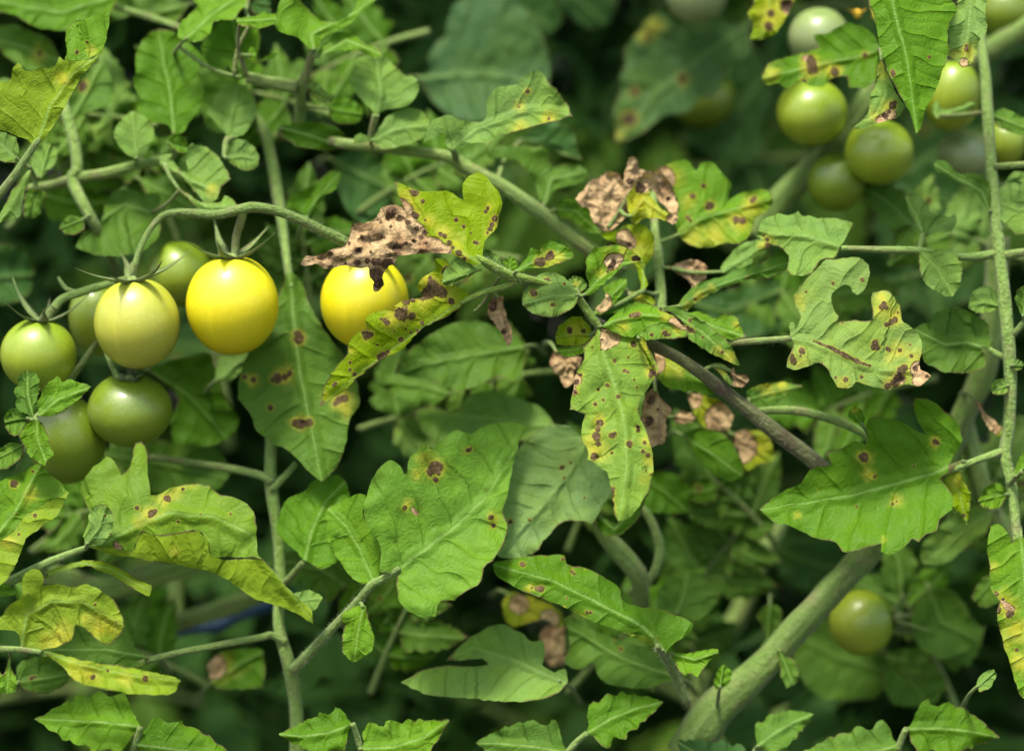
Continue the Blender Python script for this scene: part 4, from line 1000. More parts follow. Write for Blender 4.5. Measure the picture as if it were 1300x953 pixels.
r = shoot('short stalk leaning off the diseased stem toward the broad right leaf', 'P 972,521', 12)
stem(r, 'P 958,523,13,4.6 972,521,13,5 1010,521,13,5.4 1050,530,13,5.6 1092,548,13,5.2 1112,570,14,3.5', M_PALE, 'leaf_stalk', hairs=6)
leaf(r, 'H -40,690 0,665 60,652 140,653 186,665 160,682 128,692 115,712 85,735 40,752 -20,745', 'H -40,720 60,690 182,664', d=18, t='s', under=0.4, gy=0.2, yel='H 40,660,70 100,660,40')
leaf(r, 'H 880,720 900,730 925,780 960,800 1000,840 985,870 950,850 910,790', 'H 880,722 995,860', d=20, t='b', dry='H 900,760,60 940,820,50', yel='H 980,840,60')
r = shoot('narrow hanging leaf in the bottom right corner with an orange torn edge', 'L 1060,380', 4)
leaf(r, 'L 1060,380 1022,402 1000,360 962,328 935,338 928,372 920,440 930,482 930,540 938,592 972,640 962,700 985,800 1012,880 1030,953 1050,1010 1120,1060 1150,800 1140,500 1110,430', 'L 1058,382 1068,500 1075,700 1090,1000', d=4, t='b', gy=0.35, fold=0.15, pil=3.6,
     spots='L 960,608,16 950,600,10 1010,690,15 1020,685,10 965,670,16 1040,830,12 985,630,10', yel='L 940,500,42 1000,650,80 1030,760,90 1080,750,90 1000,810,60 1050,880,80', dry='L 1000,655,16 1015,665,18 985,640,12', label='leaflet with an orange torn margin')
leaf(r, 'L 880,960 890,940 920,918 950,910 962,925 955,950 930,985 890,1000', 'L 880,980 955,915', d=-4, t='p', gy=0.5)

# top right sharp leaves
r = shoot('sharp pointed green leaf hanging from the top edge at the right', 'P 1127,-20', -6)
leaf(r, 'D 545,-90 440,-60 452,0 475,60 490,140 510,220 542,312 590,400 622,462 645,540 665,518 680,450 722,370 752,280 776,210 770,130 782,88 812,42 790,0 800,-60 680,-80', 'D 540,-90 560,60 592,170 622,330 648,535', d=-8, t='g', gx=-0.04, gy=0.25, fold=-0.22, pil=2.6, wav=3, spots='D 552,298,11 550,288,7 697,230,7 770,218,7 552,308,8', label='pointed leaflet hanging tip down')
leaf(r, 'D 830,-80 812,0 800,60 780,95 775,160 768,225 800,242 830,273 872,260 892,220 902,162 930,120 925,62 932,0 930,-70', 'D 870,-80 860,60 835,268', d=2, t='p', under=0.5, gy=0.3, gx=0.05, pil=1.6, spots='D 848,185,13 848,200,12', yel='D 850,210,60 800,220,40 860,240,40', dry='D 838,252,18', label='pale underside leaflet with a yellow tip')
leaf(r, 'D 492,258 508,232 540,318 572,385 604,430 585,455 560,480 520,490 480,502 430,520 375,522 420,490 455,440 462,380 485,315', 'D 505,240 520,380 480,460 378,520', d=0, t='p', gy=0.3, gx=0.1, spots='D 550,425,18 560,415,14 520,465,16 535,450,16', yel='D 510,300,50 480,470,60 530,430,50 510,265,40', dry='D 540,465,26 510,480,20 495,485,15', label='twisted small leaflet with a brown lesion')
leaf(r, 'D 470,40 455,20 460,55 480,95 485,80', 'D 455,20 482,90', d=8, t='l', yel='D 470,60,40')
r = shoot('spotted lobed leaf lying over the green tomatoes at the upper right', 'P 1120,60', 34)
leaf(r, 'D 490,310 450,350 410,355 372,352 368,308 320,312 262,345 212,346 180,322 130,356 100,346 92,335 50,345 22,312 40,270 90,240 150,225 210,212 252,190 238,165 230,140 300,130 330,110 362,95 430,108 480,150 505,220', 'D 500,200 400,230 250,260 30,310', d=26, t='g', gy=0.35, fold=0.1, spots='D 222,250,26 225,275,24 218,235,18 315,290,22 440,222,20 190,330,16', yel='D 225,260,75 300,285,60 60,300,60 330,280,40', dry='D 200,235,14', label='lobed leaflet with two dark spots')
r = shoot('yellow and brown spotted leaf at the top edge right of centre', 'D 60,-20', 40)
leaf(r, 'D -10,0 -30,-60 150,-60 155,0 130,50 105,100 50,150 15,160 C 985,165 1002,100 980,60', 'D 60,-60 50,40 20,150', d=34, t='l', gy=0.2, spots='D 50,105,20 60,55,18 120,20,30 55,120,14 130,40,20', yel='D 60,60,120', dry='D 130,30,30')

G2 = 'cherry tomatoes hanging on the plants'
tomato('pale green tomato highest at the upper right behind the spotted leaf', 1040, 48, 39, 38, 52, M_GREY, sepals=0, group=G2, lean=20)
tomato('green tomato directly under the spotted leaf at the upper right', 1031, 143, 45.5, 42, 46, M_GREEN, tilt=4, lean=18, slen=0.3, group=G2)
tomato('dark green tomato touching the tip of the sharp hanging leaf from below', 1116, 193, 44, 41, 44, M_GREEN, lean=16, sepals=0, group=G2)
tomato('smallest deep green tomato, lowest of the upper right cluster', 1062, 231, 36, 38, 50, M_UNRIPE, lean=22, sepals=0, group=G2)
tomato('green tomato right of the sharp hanging leaf', 1209, 122, 36, 46, 50, M_GREEN, tilt=5, sepals=0, group=G2)
tomato('dim pale tomato low behind the right stem', 1226, 196, 36, 30, 62, M_GREY, sepals=0, group=G2)
tomato('dim tomato at the right edge beside the upright stem', 1276, 182, 26, 30, 66, M_GREEN, sepals=0, group=G2)
tomato('dark green tomato cut off by the top right corner', 1276, 14, 38, 36, 70, M_UNRIPE, sepals=0, group=G2)
tomato('blurred green tomato cut off by the top edge right of centre', 884, -8, 40, 38, 80, M_GREY, sepals=0, group=G2)
tomato('very dim tomato under the big blurred spotted leaf', 893, 125, 40, 36, 125, M_UNRIPE, sepals=0, group=G2)
tomato('round green tomato alone near the bottom right', 1093.5, 790, 42, 41, 50, M_GREEN, tilt=80, lean=0, slen=1.2, rise=1.3, phase=0.2, group=G2, stalk='P 1128,799,50,3 1142,802,52,3 1165,802,56,3')
# flower
fr = thing('tomato_flower', 'small yellow withering flower beside the top right tomatoes', 'flower', at(1089, 18, 0.045))
fm = fruit_mesh('flower_centre', 5 * S, 6 * S, 12, 8)
link('flower_centre', fm, M_PETAL, fr, at(1089, 18, 0.045))
for i in range(5):
    pm = sepal_mesh('petal', i * 1.257 + 0.4, 13 * S, 3.2 * S, 0.5, 0, i)
    link('petal', pm, M_PETAL, fr, at(1089, 18, 0.045))

# thick stems
def thick(label, spec, mat=None):
    p = pts(spec)[0]
    t = thing('tomato_vine', label, 'vine', at(p[0], p[1], p[2] * 0.001))
    stem(t, spec, mat or M_THICK, 'stem', seg=16, rough=0.12, hairs=3)
    return t
thick('thick woody green stem rising from the bottom edge at the right', 'P 870,960,30,26 905,905,29,23 940,872,28,21 965,850,27,18.6 1010,800,27,18 1060,745,28,17.4 1105,695,30,18 1150,630,36,17 1180,570,42,16')
thick('thick blurred stem behind the pale upright stem at the right', 'P 1268,300,44,14 1262,390,44,15 1250,470,44,16 1222,530,46,15 1200,600,48,14 1190,660,56,13')
thick('blurred stem slanting under the green tomatoes at the upper right', 'P 960,300,66,16 985,262,64,15.5 1017,227,62,15 1052,190,60,14 1090,140,62,13 1120,90,66,12')
thick('blurred stem running into the top right corner', 'P 1200,100,68,11 1240,75,66,13 1300,36,64,14 1350,5,64,14')
thick('blurred slanting stem in the dark gap at the lower right', 'P 1000,640,130,10 975,690,112,11 962,720,106,12 936,783,104,12 905,825,104,12 880,900,104,12', M_STEM)
thick('thin grey stem behind the broad right leaf', 'P 1225,540,50,12 1240,590,50,12 1255,640,52,12 1300,720,56,11', M_STEM)
thick('blurred pale stem lying across the lower left shade', 'P 60,728,62,14 90,738,62,15.5 127,748,62,16 180,735,62,16 245,715,64,14', M_PALE)
thick('blurred olive stem slanting above the blue hose', 'P 130,815,72,10 172,805,72,11 270,776,72,12 340,750,74,12', M_STEM)
thick('looping tendril like stalk below the tip of the big hanging leaflet', 'P 800,635,36,4.5 821,652,36,5 834,680,36,5.2 837,700,36,5.2 831,725,36,5.2 815,744,38,5.2 800,752,42,4.6', M_STEM)
thick('short arched stem under the tip of the big hanging leaflet', 'P 755,655,32,8 764,674,32,9.5 783,697,33,11 800,716,34,11 812,735,36,10 815,770,44,9', M_STEM)
t = thing('garden_hose', 'blurred blue hose deep in the shade at the lower left', 'hose', at(290, 785, 0.085))
stem(t, 'P 200,806,95,8 242,797,88,8.5 277,794,86,9 300,781,86,9 331,770,88,9.5 380,758,96,9.5 420,755,110,9', M_HOSE, 'hose_tube', rough=0.0)

# ================================================================== mid left and centre blades behind
def solo(title, outline, mid, **kw):
    p = pts(mid)[0]
    r = shoot(title, 'P %g,%g' % (p[0], p[1]), kw.get('d', 20), cat='leaf', name='tomato_leaf')
    leaf(r, outline, mid, **kw)
    return r
r = shoot('spotted leaf hanging down between the two yellow tomatoes', 'P 366,340', 26)
stem(r, 'P 285,118,58,5 310,138,50,5.6 328,155,46,6 339,179,42,6.4 347,215,40,6.8 355,261,36,7 360,300,32,6 366,345,28,5 370,365,26,3.6', M_PALE, hairs=4)
leaf(r, 'P 366,345 378,352 398,395 420,430 448,468 456,515 446,528 440,560 428,592 408,611 394,600 370,575 345,561 325,546 318,526 302,506 304,480 312,455 330,420 350,384', 'P 368,350 375,430 386,500 408,608', d=26, t='m', gy=0.25, fold=-0.12, pil=3.4,
     spots='P 379,429,7 377,424,5 368,474,7 362,478,6 352,480,7 346,482,5 375,537,8 382,538,7 392,536,6 322,482,5 430,508,6 426,512,5 437,505,5 343,517,4 310,478,4', yel='P 379,428,14 362,477,22 380,537,20 432,510,26 440,520,20 320,482,14', dry='P 384,537,4', label='hanging leaflet with paired brown spots')
leaf(r, 'E 870,645 870,600 882,545 960,540 1020,500 1060,480 1100,480 1090,540 1048,600 980,600 940,640', 'E 875,640 960,570 1090,490', d=32, t='p', gy=0.5)
solo('broad dark leaf below the fully visible yellow tomato', 'E 590,600 700,560 850,535 880,620 900,700 965,800 940,860 860,905 700,890 690,800 720,720 640,640', 'E 600,600 760,700 900,860', d=46, t='s', gy=0.1)
solo('darker leaf below the green tomatoes at the left', 'E 420,930 560,880 700,890 860,905 930,1000 880,1080 700,1120 560,1060', 'E 420,940 660,980 920,1040', d=48, t='m', gy=0.3)
solo('dim rounded leaf at the left edge above the small green tomato', 'E -40,120 0,92 60,100 120,150 140,230 100,310 30,335 -40,330', 'E -40,230 130,220', d=62, t='d', gy=0.1)
solo('large dark toothed leaf left of the big hanging leaflet', 'F 570,870 600,820 640,770 690,735 760,690 850,660 930,665 1000,690 1080,740 1105,800 1085,870 1050,902 1000,880 960,892 910,920 860,935 830,950 800,930 720,900 640,882', 'F 1100,760 900,790 700,830 575,872', d=34, t='m', gy=0.35, pil=3)
solo('pale blurred leaf above the large bright green leaflet', 'P 524,522 545,515 575,522 600,500 625,495 650,503 690,520 705,545 690,560 640,556 600,560 560,566 540,552', 'P 700,540 620,530 530,522', d=38, t='p', gy=0.5)
solo('large soft green leaf right of the bright leaflet with faint pink spots', 'K -20,460 -50,380 -60,300 0,160 20,90 60,30 130,-40 200,-60 260,-60 330,10 400,110 428,200 400,245 385,275 370,300 350,332 300,318 245,318 205,345 175,378 150,410 140,432 80,462', 'K 340,-20 260,120 120,290 -20,440', d=22, t=(0.145, 0.245, 0.075), gy=0.4, fold=-0.08, pil=4,
     spots='K 230,105,11 238,98,8 265,85,8 240,145,8 100,313,10 25,320,10 320,225,5', label='soft green leaflet with pinkish spots')
r = shoot('sharp leaf pointing left below centre with a white chewed margin', 'K 690,950', 8)
stem(r, 'K 730,1040,14,6 690,950,10,5.4 652,875,4,5 622,832,-2,4.2 610,815,-4,3', M_STEM, 'leaf_stalk', hairs=8)
leaf(r, 'K 645,842 618,818 622,782 580,782 500,765 400,735 320,702 240,662 140,622 60,590 0,557 -40,520 -44,488 60,463 150,453 240,455 250,490 280,500 300,498 350,515 430,560 465,595 468,630 540,660 620,668 680,692 755,723 742,760 682,802', 'K 640,838 560,740 400,660 200,560 -40,492', d=-5, t='g', gx=0.06, gy=0.5, fold=-0.06, pil=3.4, curl=0.3,
     spots='K 75,492,10 68,488,8 130,587,12 148,588,12 110,583,7 270,520,12 280,528,8 330,680,12 345,683,8 310,703,12 325,708,9 295,695,8 250,625,7 235,468,8 285,500,6 320,510,7', yel='K 100,590,32 290,690,34 240,665,22', label='long leaflet with a chewed pale margin',
     flaps=[dict(o='K 618,818 622,782 580,782 500,766 480,762 540,792 590,812', crease='K 622,782 580,782 500,766', k=0.3, under=0.8, t='l')])
leaf(r, 'K 665,845 740,842 800,830 852,827 858,845 825,872 800,900 772,945 745,925 720,935 690,905', 'K 668,846 760,870 855,840', d=0, t='b', gy=0.4)
solo('green leaf under the sharp leaf with the white margin', 'K 235,700 270,690 330,740 450,790 600,840 650,900 700,950 560,985 395,955 350,880 300,912 240,882 262,800', 'K 690,940 480,870 260,740', d=22, t='m', gy=0.35, spots='K 465,828,10 440,790,9')
solo('round dark leaf in the lower middle gap', 'K 680,690 620,690 605,660 612,620 622,590 680,535 725,525 772,525 800,550 850,600 852,640 805,690 742,737', 'K 690,690 720,610 730,530', d=36, t='m', gy=0.35)
solo('lobed leaf at the bottom edge left of the sharp white margined leaf', 'J 470,960 540,920 620,905 700,910 748,904 725,884 660,892 608,892 650,850 700,810 760,780 815,785 K 40,752 80,770 115,800 152,795 162,850 152,890 200,922 242,905 255,960 200,1010 0,1040 J 700,1010 560,1000', 'K 230,960 60,880 J 700,850 610,890', d=10, t='p', gy=0.65, pil=3.5)
solo('yellow green leaf below the tip of the big hanging leaflet', 'K 590,130 640,118 690,130 735,180 735,280 690,290 640,288 560,275 540,230', 'K 560,150 640,200 725,270', d=42, t='s', gy=0.2)
solo('green bud like leaf touching the tip of the big hanging leaflet', 'K 375,285 450,330 500,280 560,200 580,190 560,250 520,330 450,380 400,375 370,340', 'K 380,300 440,350 570,200', d=18, t='s', gy=0.2)
solo('plain deep green leaf right of the crumpled dead leaf', 'K 715,-30 760,-50 880,-30 940,60 957,132 935,150 895,158 820,122 760,60', 'K 720,-20 830,50 950,135', d=28, t='g', gy=0.3)
solo('rust brown and yellow leaf behind the diseased stem', 'K 905,-30 960,-50 1060,-20 1075,80 1020,95 968,115 940,60', 'K 910,-30 1000,30 1060,70', d=36, t='l', gy=0.2, yel='K 1020,30,120', dry='K 940,20,70')
solo('brown and yellow leaf remnant beneath the diseased stem', 'G 740,690 800,700 860,720 930,790 900,850 840,860 780,800 750,740', 'G 745,690 830,760 910,840', d=32, t='l', gy=0.2, yel='G 830,770,130', dry='G 880,800,70 760,720,40')
solo('shadowed brown leaf scrap right of the crumpled dead leaf', 'G 680,790 720,760 770,790 760,815 690,815', 'G 680,790 770,800', d=26, t='b', dry='G 720,790,200')
solo('mustard yellow dying leaf above the bottom edge in the centre', 'K 10,720 -10,650 20,600 110,620 230,680 242,740 200,735 160,710 100,725 40,742', 'K 20,610 130,670 235,735', d=42, t='l', gy=0.2, yel='K 120,670,250', dry='K 60,650,40 180,710,40')
solo('rust coloured dead leaf low behind the lobed bottom leaf', 'K 150,760 200,720 240,720 240,890 180,895 150,850', 'K 200,720 200,890', d=60, t='b', gy=0.1, dry='K 195,800,400')
solo('orange and green dying leaf above the bottom edge at the left', 'I 830,905 845,870 875,845 950,830 1040,828 1060,900 1050,980 860,985', 'I 850,960 950,890 1050,840', d=44, t='s', gy=0.3, yel='I 880,890,110', dry='I 855,900,50')
solo('grey green leaf hanging behind the broad right leaf', 'L 670,490 655,450 680,390 720,350 790,300 850,262 905,250 942,300 925,350 880,400 830,430 780,475 740,492', 'L 920,290 800,380 670,480', d=38, t='p', gy=0.2)
solo('shaded rounded leaf right of the lone bottom tomato', 'L 640,800 622,745 620,690 645,635 690,592 750,588 795,602 862,700 905,760 855,830 780,855 720,862', 'L 690,590 740,720 880,790', d=56, t='m', gy=0.2)
solo('small dark leaf left of the narrow hanging leaf', 'L 858,620 875,580 900,550 962,518 975,580 968,640 930,662 885,652', 'L 965,530 870,640', d=36, t='m', gy=0.3)
solo('curled small leaf beside the thick woody stem', 'K 1010,690 1040,655 1080,650 1110,680 1100,760 1075,800 1050,840 1025,830 1040,770', 'K 1060,655 1050,830', d=44, t='m', gy=0.3)
solo('tiny leaf springing from the bottom end of the thick stem', 'K 835,950 850,915 870,888 885,892 910,922 905,955 870,985 840,985', 'K 860,985 875,892', d=12, t='b', gy=0.4)
solo('leaf scrap hanging off the thick stem base', 'L 85,840 100,835 112,850 150,870 170,900 165,960 120,985 100,940 92,880', 'L 95,838 150,970', d=22, t='m', gy=0.3)
# deep, blurred blades
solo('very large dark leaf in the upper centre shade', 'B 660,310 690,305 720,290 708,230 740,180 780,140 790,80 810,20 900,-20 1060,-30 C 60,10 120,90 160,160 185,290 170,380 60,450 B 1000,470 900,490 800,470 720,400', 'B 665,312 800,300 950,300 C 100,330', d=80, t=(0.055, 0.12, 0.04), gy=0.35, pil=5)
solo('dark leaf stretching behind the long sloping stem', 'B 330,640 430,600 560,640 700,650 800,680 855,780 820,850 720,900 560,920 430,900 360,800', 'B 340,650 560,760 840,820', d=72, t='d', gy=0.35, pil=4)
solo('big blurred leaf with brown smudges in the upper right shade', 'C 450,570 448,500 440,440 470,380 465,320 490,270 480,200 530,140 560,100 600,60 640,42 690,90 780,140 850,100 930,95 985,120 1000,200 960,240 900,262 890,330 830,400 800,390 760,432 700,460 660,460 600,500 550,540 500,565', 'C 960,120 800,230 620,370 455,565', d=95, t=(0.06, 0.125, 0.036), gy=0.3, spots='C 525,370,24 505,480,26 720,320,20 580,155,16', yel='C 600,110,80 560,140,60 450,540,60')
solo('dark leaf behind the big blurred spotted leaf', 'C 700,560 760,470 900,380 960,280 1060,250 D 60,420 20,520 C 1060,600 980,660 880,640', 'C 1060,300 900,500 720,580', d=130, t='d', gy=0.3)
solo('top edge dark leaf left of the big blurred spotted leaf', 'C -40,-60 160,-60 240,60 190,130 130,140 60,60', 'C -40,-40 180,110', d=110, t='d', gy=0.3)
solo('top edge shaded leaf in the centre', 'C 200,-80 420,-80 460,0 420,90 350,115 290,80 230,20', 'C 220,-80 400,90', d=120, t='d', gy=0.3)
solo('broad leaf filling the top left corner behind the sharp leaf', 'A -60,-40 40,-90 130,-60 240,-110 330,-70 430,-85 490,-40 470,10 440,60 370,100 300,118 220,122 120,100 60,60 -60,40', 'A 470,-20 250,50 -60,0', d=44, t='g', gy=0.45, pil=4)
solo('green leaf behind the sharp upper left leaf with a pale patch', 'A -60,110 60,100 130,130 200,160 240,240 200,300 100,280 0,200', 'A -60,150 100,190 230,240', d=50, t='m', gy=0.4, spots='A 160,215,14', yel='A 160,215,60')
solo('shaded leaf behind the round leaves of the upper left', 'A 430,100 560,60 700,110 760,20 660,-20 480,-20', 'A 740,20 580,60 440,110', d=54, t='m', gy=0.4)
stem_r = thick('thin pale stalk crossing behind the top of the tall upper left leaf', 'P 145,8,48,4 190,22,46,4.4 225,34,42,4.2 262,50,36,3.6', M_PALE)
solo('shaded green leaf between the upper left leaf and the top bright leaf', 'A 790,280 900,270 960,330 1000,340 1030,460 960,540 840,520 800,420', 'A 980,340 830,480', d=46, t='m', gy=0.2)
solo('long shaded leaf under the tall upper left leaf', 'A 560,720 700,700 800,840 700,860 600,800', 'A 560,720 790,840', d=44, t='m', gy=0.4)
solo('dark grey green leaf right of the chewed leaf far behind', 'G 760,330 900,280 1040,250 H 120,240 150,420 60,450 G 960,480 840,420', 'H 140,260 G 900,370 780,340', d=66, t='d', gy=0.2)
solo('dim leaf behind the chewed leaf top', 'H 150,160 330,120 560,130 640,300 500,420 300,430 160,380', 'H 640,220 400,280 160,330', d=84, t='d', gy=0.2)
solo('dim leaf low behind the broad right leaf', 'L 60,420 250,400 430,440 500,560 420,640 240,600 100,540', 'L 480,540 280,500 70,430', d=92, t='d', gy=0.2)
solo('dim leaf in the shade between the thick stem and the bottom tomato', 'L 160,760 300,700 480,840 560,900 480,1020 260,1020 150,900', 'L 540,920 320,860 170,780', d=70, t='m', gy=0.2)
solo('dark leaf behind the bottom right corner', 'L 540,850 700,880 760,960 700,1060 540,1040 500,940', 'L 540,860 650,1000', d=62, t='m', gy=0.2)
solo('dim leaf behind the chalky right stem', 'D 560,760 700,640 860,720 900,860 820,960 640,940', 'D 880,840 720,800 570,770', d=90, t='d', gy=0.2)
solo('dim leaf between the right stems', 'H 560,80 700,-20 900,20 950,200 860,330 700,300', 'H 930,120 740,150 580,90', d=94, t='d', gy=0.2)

# ------------------------------------------------------------------ below the frame of the photograph the plant goes on
def lobed(x, y, L, ang, seed, wid=0.30):
    """outline and midrib of a deeply lobed, toothed tomato leaflet growing from (x, y) towards ang (degrees)"""
    q = random.Random(seed)
    a = math.radians(ang)
    bendy = q.uniform(-.12, .12)
    def put(s, w):
        cx, cy = s * L, bendy * L * math.sin(math.pi * s)
        return (x + math.cos(a) * cx - math.sin(a) * (cy + w), y + math.sin(a) * cx + math.cos(a) * (cy + w))
    prof = [(0.0, .02), (.05, .20), (.10, .62), (.17, .98), (.22, .98), (.26, .82), (.31, .80), (.37, .94), (.42, .96), (.46, .84), (.51, .76), (.57, .80),
            (.62, .74), (.66, .60), (.71, .62), (.76, .46), (.80, .40), (.85, .34), (.90, .20), (.95, .10)]
    one = [put(s + q.uniform(-.012, .012), wid * L * w * q.uniform(.94, 1.06)) for s, w in prof]
    two = [put(s + q.uniform(-.012, .012), -wid * L * w * q.uniform(.94, 1.06)) for s, w in prof]
    o = one + [put(1.0, 0)] + two[::-1]
    return 'P ' + ' '.join('%.1f,%.1f' % p for p in o), 'P ' + ' '.join('%.1f,%.1f' % put(s, 0) for s in (0, .35, .7, 1))

for title, stemspec, dd, blades in (
        ('lobed leaf spray crossing the very bottom edge left of centre', 'P 470,1030,4,5 468,990,0,4.6 455,940,-2,4 448,918,-4,3.4', -3, ((448, 918, 95, 172, 1, 'g'), (456, 950, 120, -18, 2, 'b'), (466, 985, 80, 150, 3, 'm'))),
        ('leaf spray crossing the very bottom edge right of centre', 'P 680,1040,10,5 700,990,7,5 725,950,5,4.6 745,930,3,3.6', 4, ((745, 930, 105, -22, 4, 'g'), (722, 955, 120, 186, 5, 'm'), (705, 985, 90, 40, 6, 'g'))),
        ('leaf spray crossing the very bottom edge at the right', 'P 1100,1040,16,5 1125,990,12,5 1140,950,10,4.6 1150,925,8,4', 10, ((1150, 925, 120, 5, 7, 'g'), (1143, 945, 125, 176, 8, 'm'), (1128, 985, 90, 30, 9, 'd'))),
        ('leaf spray crossing the bottom left edge', 'P 140,1040,0,5 158,990,-5,5 170,950,-8,4.6 178,922,-9,3.6', -9, ((178, 922, 135, 184, 10, 'b'), (172, 945, 130, 8, 11, 'g'), (160, 980, 90, 160, 12, 'm'))),
        ('leaf spray filling the bottom edge under the broad right leaf', 'P 930,1040,10,4 945,990,12,4 960,950,14,3.6', 12, ((960, 948, 85, -30, 13, 'm'), (950, 972, 100, 200, 14, 'd')))):
    r = shoot(title, stemspec, dd)
    stem(r, stemspec, M_STEM, 'leaf_stalk')
    for x, y, L, ang, sd, tt in blades:
        o, m = lobed(x, y, L, ang, sd)
        leaf(r, o, m, d=dd, t=tt, gy=0.5, pil=3, wav=4, curl=0.3)

# ------------------------------------------------------------------ the layer of shoots between the front leaves and the shade
def compound(title, x, y, ang, ln, d, tt, seed, n=3):
    q = random.Random(seed)
    a = math.radians(ang)
    C = []
    for i in range(5):
        t_ = i / 4
        C.append((x + math.cos(a) * ln * t_, y + math.sin(a) * ln * t_ + 0.16 * ln * t_ * t_, d - 6 * t_, 4.6 * (1 - 0.55 * t_)))
    spec = 'P ' + ' '.join('%.1f,%.1f,%.1f,%.1f' % c for c in C)
    r = shoot(title, spec, d)
    stem(r, spec, M_STEM, 'rachis', 6, 9)
    for k in range(n):
        t_ = 0.38 + 0.5 * k / max(1, n - 1)
        j = t_ * 4; i = int(min(3, j)); f = j - i
        bx, by, bd = (C[i][m] * (1 - f) + C[i + 1][m] * f for m in range(3))
        for sgn in (-1, 1):
            L = q.uniform(66, 104) * (1.1 - 0.3 * t_)
            al = ang + sgn * q.uniform(48, 78) + 8
            o, m = lobed(bx, by, L, al, seed * 31 + k * 2 + sgn, q.uniform(.27, .34))
            leaf(r, o, m, d=bd - 1, t=q.choice(tt), gy=q.uniform(.25, .6), gx=q.uniform(-.2, .2), fold=q.uniform(-.15, .35), pil=3, wav=4.5, curl=0.3, step=4.5,
                 spots='P %.1f,%.1f,%.1f' % (bx + math.cos(math.radians(al)) * L * .5, by + math.sin(math.radians(al)) * L * .5, q.uniform(3, 5)) if q.random() < .25 else '')
    o, m = lobed(C[-1][0], C[-1][1], q.uniform(80, 110), ang + 10, seed * 17, .31)
    leaf(r, o, m, d=C[-1][2] - 1, t=q.choice(tt), gy=q.uniform(.25, .55), fold=0.25, pil=3, wav=4.5, curl=0.3, step=4.5)

for k, a in enumerate((
        ('leaf spray behind the gap between the pale tomato stalk and the round leaves', 235, 330, -110, 170, 54, 'gm'),
        ('leaf spray behind the crossing stems at the far left', 10, 290, -52, 170, 60, 'mgp'),
        ('leaf spray behind the bright leaf that dips in from the top edge', 430, 150, -158, 190, 58, 'gms'),
        ('leaf spray beside the very large dark leaf in the upper centre', 545, 40, 168, 150, 72, 'ms'),
        ('leaf spray right above the scorched brown leaf in the shade', 455, 270, -38, 140, 64, 'ms'),
        ('leaf spray under the long sloping stem in the centre', 660, 330, 192, 130, 64, 'm'),
        ('leaf spray in the shade left of the sharp leaf with the white margin', 610, 735, 186, 170, 48, 'mg'),
        ('leaf spray behind the stalk of the large bright green leaflet', 470, 880, -70, 150, 46, 'mg'),
        ('leaf spray behind the yellowing leaves at the bottom left', 265, 870, -150, 190, 62, 'ms'),
        ('leaf spray behind the two lower leaves right of the bottom centre', 720, 880, -50, 170, 58, 'mg'),
        ('leaf spray in the shade left of the thick woody stem', 900, 900, -104, 150, 74, 'm'),
        ('leaf spray around the lone tomato near the bottom right', 1215, 900, -112, 190, 64, 'mg'),
        ('leaf spray hidden behind the right end of the broad right leaf', 1195, 715, -62, 150, 62, 'mp'),
        ('leaf spray in the dark space under the chewed leaf', 1190, 480, 172, 150, 74, 'ms'),
        ('leaf spray between the right stems below the upper right tomatoes', 1300, 330, 206, 160, 56, 'mp'),
        ('leaf spray behind the crumpled dead leaflets right of centre', 900, 380, -12, 150, 70, 'ms'),
        ('leaf spray behind the cut off leaf at the left edge', 40, 700, -40, 160, 62, 'ms'),
        ('leaf spray beneath the lowest dark green tomatoes', 235, 640, -176, 150, 56, 'ms'),
        ('leaf spray behind the large soft green leaf', 720, 700, -70, 140, 62, 'm'),
        ('leaf spray behind the tip of the sharp upper left leaf', 200, 160, -165, 150, 50, 'mp'),
        ('leaf spray in the shade above the large bright green leaflet', 455, 545, -20, 140, 56, 'mp'),
        ('leaf spray behind the dark toothed leaf beside the big hanging leaflet', 720, 470, 178, 150, 52, 'ms'),
        ('leaf spray left of the dark scorched tip behind the right yellow tomato', 395, 400, -95, 120, 58, 'ms'),
        ('leaf spray below the end of the diseased stem', 985, 690, -128, 130, 60, 'ms'),
        ('leaf spray in the dark pocket above the thick woody stem', 870, 770, -60, 130, 66, 'm'))):
    compound(*a, seed=k + 3)
stalks()

# ------------------------------------------------------------------ shaded sprays deep in the plant
def ovate(kind):
    """lobed, toothed outline of one leaflet, one unit long"""
    rr = random.Random(kind)
    up, lo = [], []
    n = 13
    for i in range(n + 1):
        s = i / n
        w = 0.30 * math.sin(math.pi * s ** 0.75) ** 0.8 * (1 - 0.25 * s)
        tooth = 0.045 * (1 if i % 2 else -0.6) * math.sin(math.pi * s)
        up.append((s * 100, (w + tooth + rr.uniform(-.015, .015)) * 100))
        lo.append((s * 100 + rr.uniform(-2, 2), -(w - tooth + rr.uniform(-.015, .015)) * 100))
    up[0] = (0, 1); lo[0] = (0, -1); up[-1] = (104, 0)
    return up + list(reversed(lo[1:-1])) + [lo[0]]

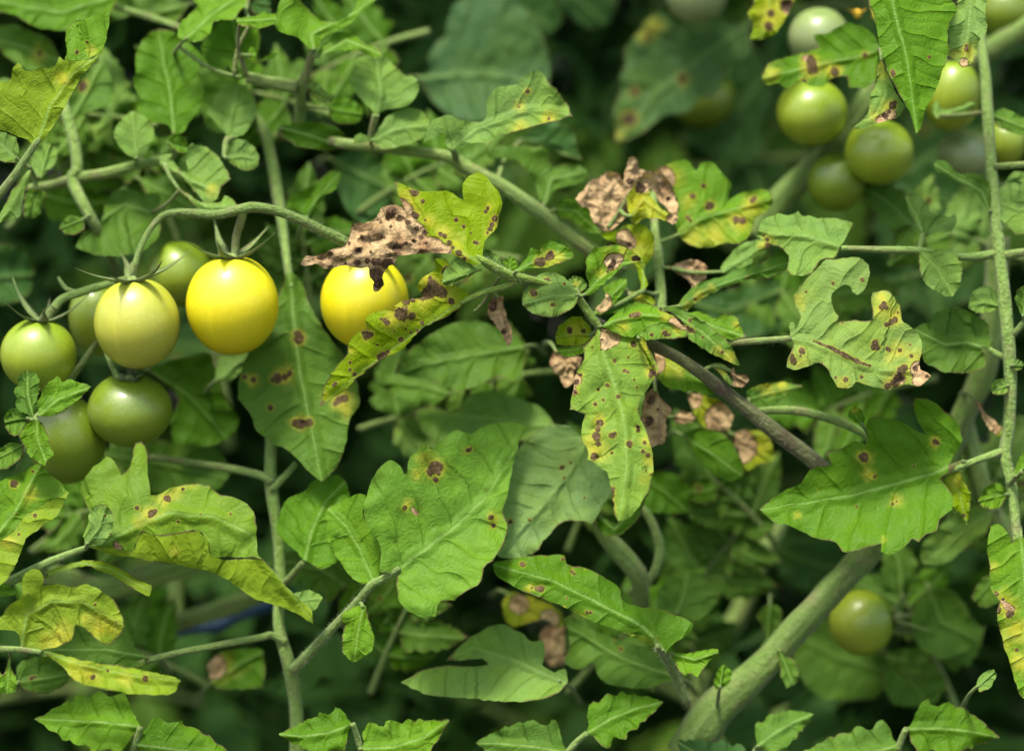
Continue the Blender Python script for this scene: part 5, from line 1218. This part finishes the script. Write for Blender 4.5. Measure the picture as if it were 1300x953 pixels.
PROTO = []
for k in range(6):
    rr = random.Random(50 + k)
    fold, bend, amp = rr.uniform(-.35, .25), rr.uniform(-.45, -.1), rr.uniform(3, 6)
    sd = k * 7.7
    def dep(q, u, v, L, edge, db, fold=fold, bend=bend, amp=amp, sd=sd):
        lat = lateral(u, v, L)
        return fold * np.abs(v) - bend * (u / L) ** 2 * L + 1.8 * np.sqrt(2 * lat) * np.clip(np.abs(v) / 6, 0, 1) + amp * nz(q, 0.04, sd) * np.clip(np.abs(v) / 10, .1, 1)
    sp = [(rr.uniform(20, 85), rr.uniform(-18, 18), rr.uniform(1.2, 3)) for _ in range(rr.choice((0, 2, 4)))]
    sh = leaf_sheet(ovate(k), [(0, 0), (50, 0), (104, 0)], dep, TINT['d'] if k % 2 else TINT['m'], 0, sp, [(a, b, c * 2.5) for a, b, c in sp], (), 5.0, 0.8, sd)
    me = sheets_to_mesh('leaflet', [sh], lambda q, dd: [(a[0] * 0.01, a[1] * 0.01, -z * 0.01) for a, z in zip(q, dd)])
    PROTO.append(me)

def spray(px, py, d, ang, size, label, group, rr):
    """compound leaf: an arching rachis with paired leaflets, built of copies of six blades"""
    p0 = at(px, py, d)
    root = thing('leaf_spray', label, 'leaf spray', p0, group)
    dirv = Vector((math.cos(ang), rr.uniform(-.35, .35), math.sin(ang))).normalized()
    L = size * 2.1
    C = []
    for i in range(9):
        s = i / 8
        C.append(dirv * L * s + Vector((0, 0, -0.30 * L * s * s)))
    me = tube_mesh('rachis', C, [0.0016 * (1 - 0.6 * i / 8) for i in range(9)], 8, 0.05)
    link('rachis', me, M_STEM, root, p0)
    for i, s in ((3, -1), (3, 1), (5, -1), (5, 1), (7, -1), (7, 1), (8, 0)):
        o = bpy.data.objects.new('leaflet', PROTO[rr.randrange(6)])
        COL.objects.link(o)
        o.parent = root
        o.location = C[i]
        tng = (C[min(8, i+1)] - C[i-1]).normalized()
        up = Vector((rr.uniform(-.5, .5), -0.75, 0.65)).normalized()
        sidev = up.cross(tng).normalized()
        x = (tng * (1 if s == 0 else 0.45) + sidev * s * 0.9 + Vector((0, 0, -0.25))).normalized()
        y = up.cross(x).normalized()
        z = x.cross(y)
        sc = size * (0.75 + 0.35 * i / 8) * rr.uniform(0.8, 1.15)
        m = Matrix((x, y, z)).transposed()
        o.rotation_euler = m.to_euler()
        o.scale = (sc, sc, sc)
    return root

rr = random.Random(11)
G4 = 'blurred leaf sprays in the shade deep inside the plant'
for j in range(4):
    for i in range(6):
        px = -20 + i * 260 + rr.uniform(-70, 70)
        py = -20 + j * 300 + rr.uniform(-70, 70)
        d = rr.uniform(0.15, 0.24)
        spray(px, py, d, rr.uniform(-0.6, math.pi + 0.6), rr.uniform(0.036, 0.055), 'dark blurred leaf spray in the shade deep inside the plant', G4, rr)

# one mass of foliage behind, beside and, for shade, above, where no leaf can be told apart
V, F, UV, TN = [], [], [], []
base = PROTO
src = []
for me in PROTO:
    v = np.zeros(len(me.vertices) * 3); me.vertices.foreach_get('co', v)
    src.append(v.reshape(-1, 3))
low = []
for k in range(4):
    o = ovate(20 + k)
    o = [(a * 0.01, b * 0.01) for a, b in o]
    low.append(o)
def add_leaf(p, m, sc, k):
    o = low[k]
    b = len(V)
    mid = [(0, 0), (0.5, 0), (1.03, 0)]
    for a, c in o:
        V.append(tuple(p + m @ Vector((a, c, 0.22 * abs(c) - 0.25 * a * a)) * sc)); UV.append((a, c))
    for a, c in mid:
        V.append(tuple(p + m @ Vector((a, c, -0.25 * a * a)) * sc)); UV.append((a, c))
    n = len(o)
    for i in range(n):
        j = (i + 1) % n
        x = (o[i][0] + o[j][0]) * 0.5
        c = b + n + (0 if x < 0.25 else 1 if x < 0.78 else 2)
        F.append((b + i, c, b + j))
fr_ = random.Random(5)
cnt = 0
while cnt < 12500:
    if cnt < 8500:                                   # the wall of leaves behind
        X = fr_.uniform(-0.42, 0.42); Z = fr_.uniform(0.30, 1.10); Y = fr_.uniform(0.17, 0.46)
    elif cnt < 11600:                                 # unseen plant tops above the picture, added to shade the background
        X = fr_.uniform(-0.50, 0.50); Z = fr_.uniform(0.93, 1.25); Y = fr_.uniform(0.045 + 0.25 * (Z - 0.93), 0.50)
    else:                                            # the feet of the plants, below it
        X = fr_.uniform(-0.45, 0.45); Z = fr_.uniform(0.05, 0.62); Y = fr_.uniform(0.04, 0.4)
    p = Vector((X, Y, Z))
    x = Vector((fr_.gauss(0, 1), fr_.gauss(-0.3, .6), fr_.gauss(-.3, .6))).normalized()
    up = Vector((fr_.gauss(0, .5), fr_.gauss(-.5, .5), 0.8)).normalized()
    y = up.cross(x).normalized(); z = x.cross(y)
    add_leaf(p, Matrix((x, y, z)).transposed(), fr_.uniform(0.045, 0.075), fr_.randrange(4))
    c = fr_.uniform(0.7, 1.15)
    cnt += 1
me = bpy.data.meshes.new('foliage')
me.from_pydata(V, [], F)
me.polygons.foreach_set('use_smooth', [True] * len(me.polygons))
li = np.zeros(len(me.loops), int); me.loops.foreach_get('vertex_index', li)
me.uv_layers.new(name='UVMap').data.foreach_set('uv', np.array(UV)[li].ravel())
ca = me.color_attributes.new('mark', 'FLOAT_COLOR', 'POINT')
ca.data.foreach_set('color', np.tile(np.array([-3.0, -3.0, -3.0, 1.0]), len(V)))
ca = me.color_attributes.new('tint', 'FLOAT_COLOR', 'POINT')
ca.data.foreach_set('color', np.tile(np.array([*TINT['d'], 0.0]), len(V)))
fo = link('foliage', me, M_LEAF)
fo['kind'] = 'stuff'
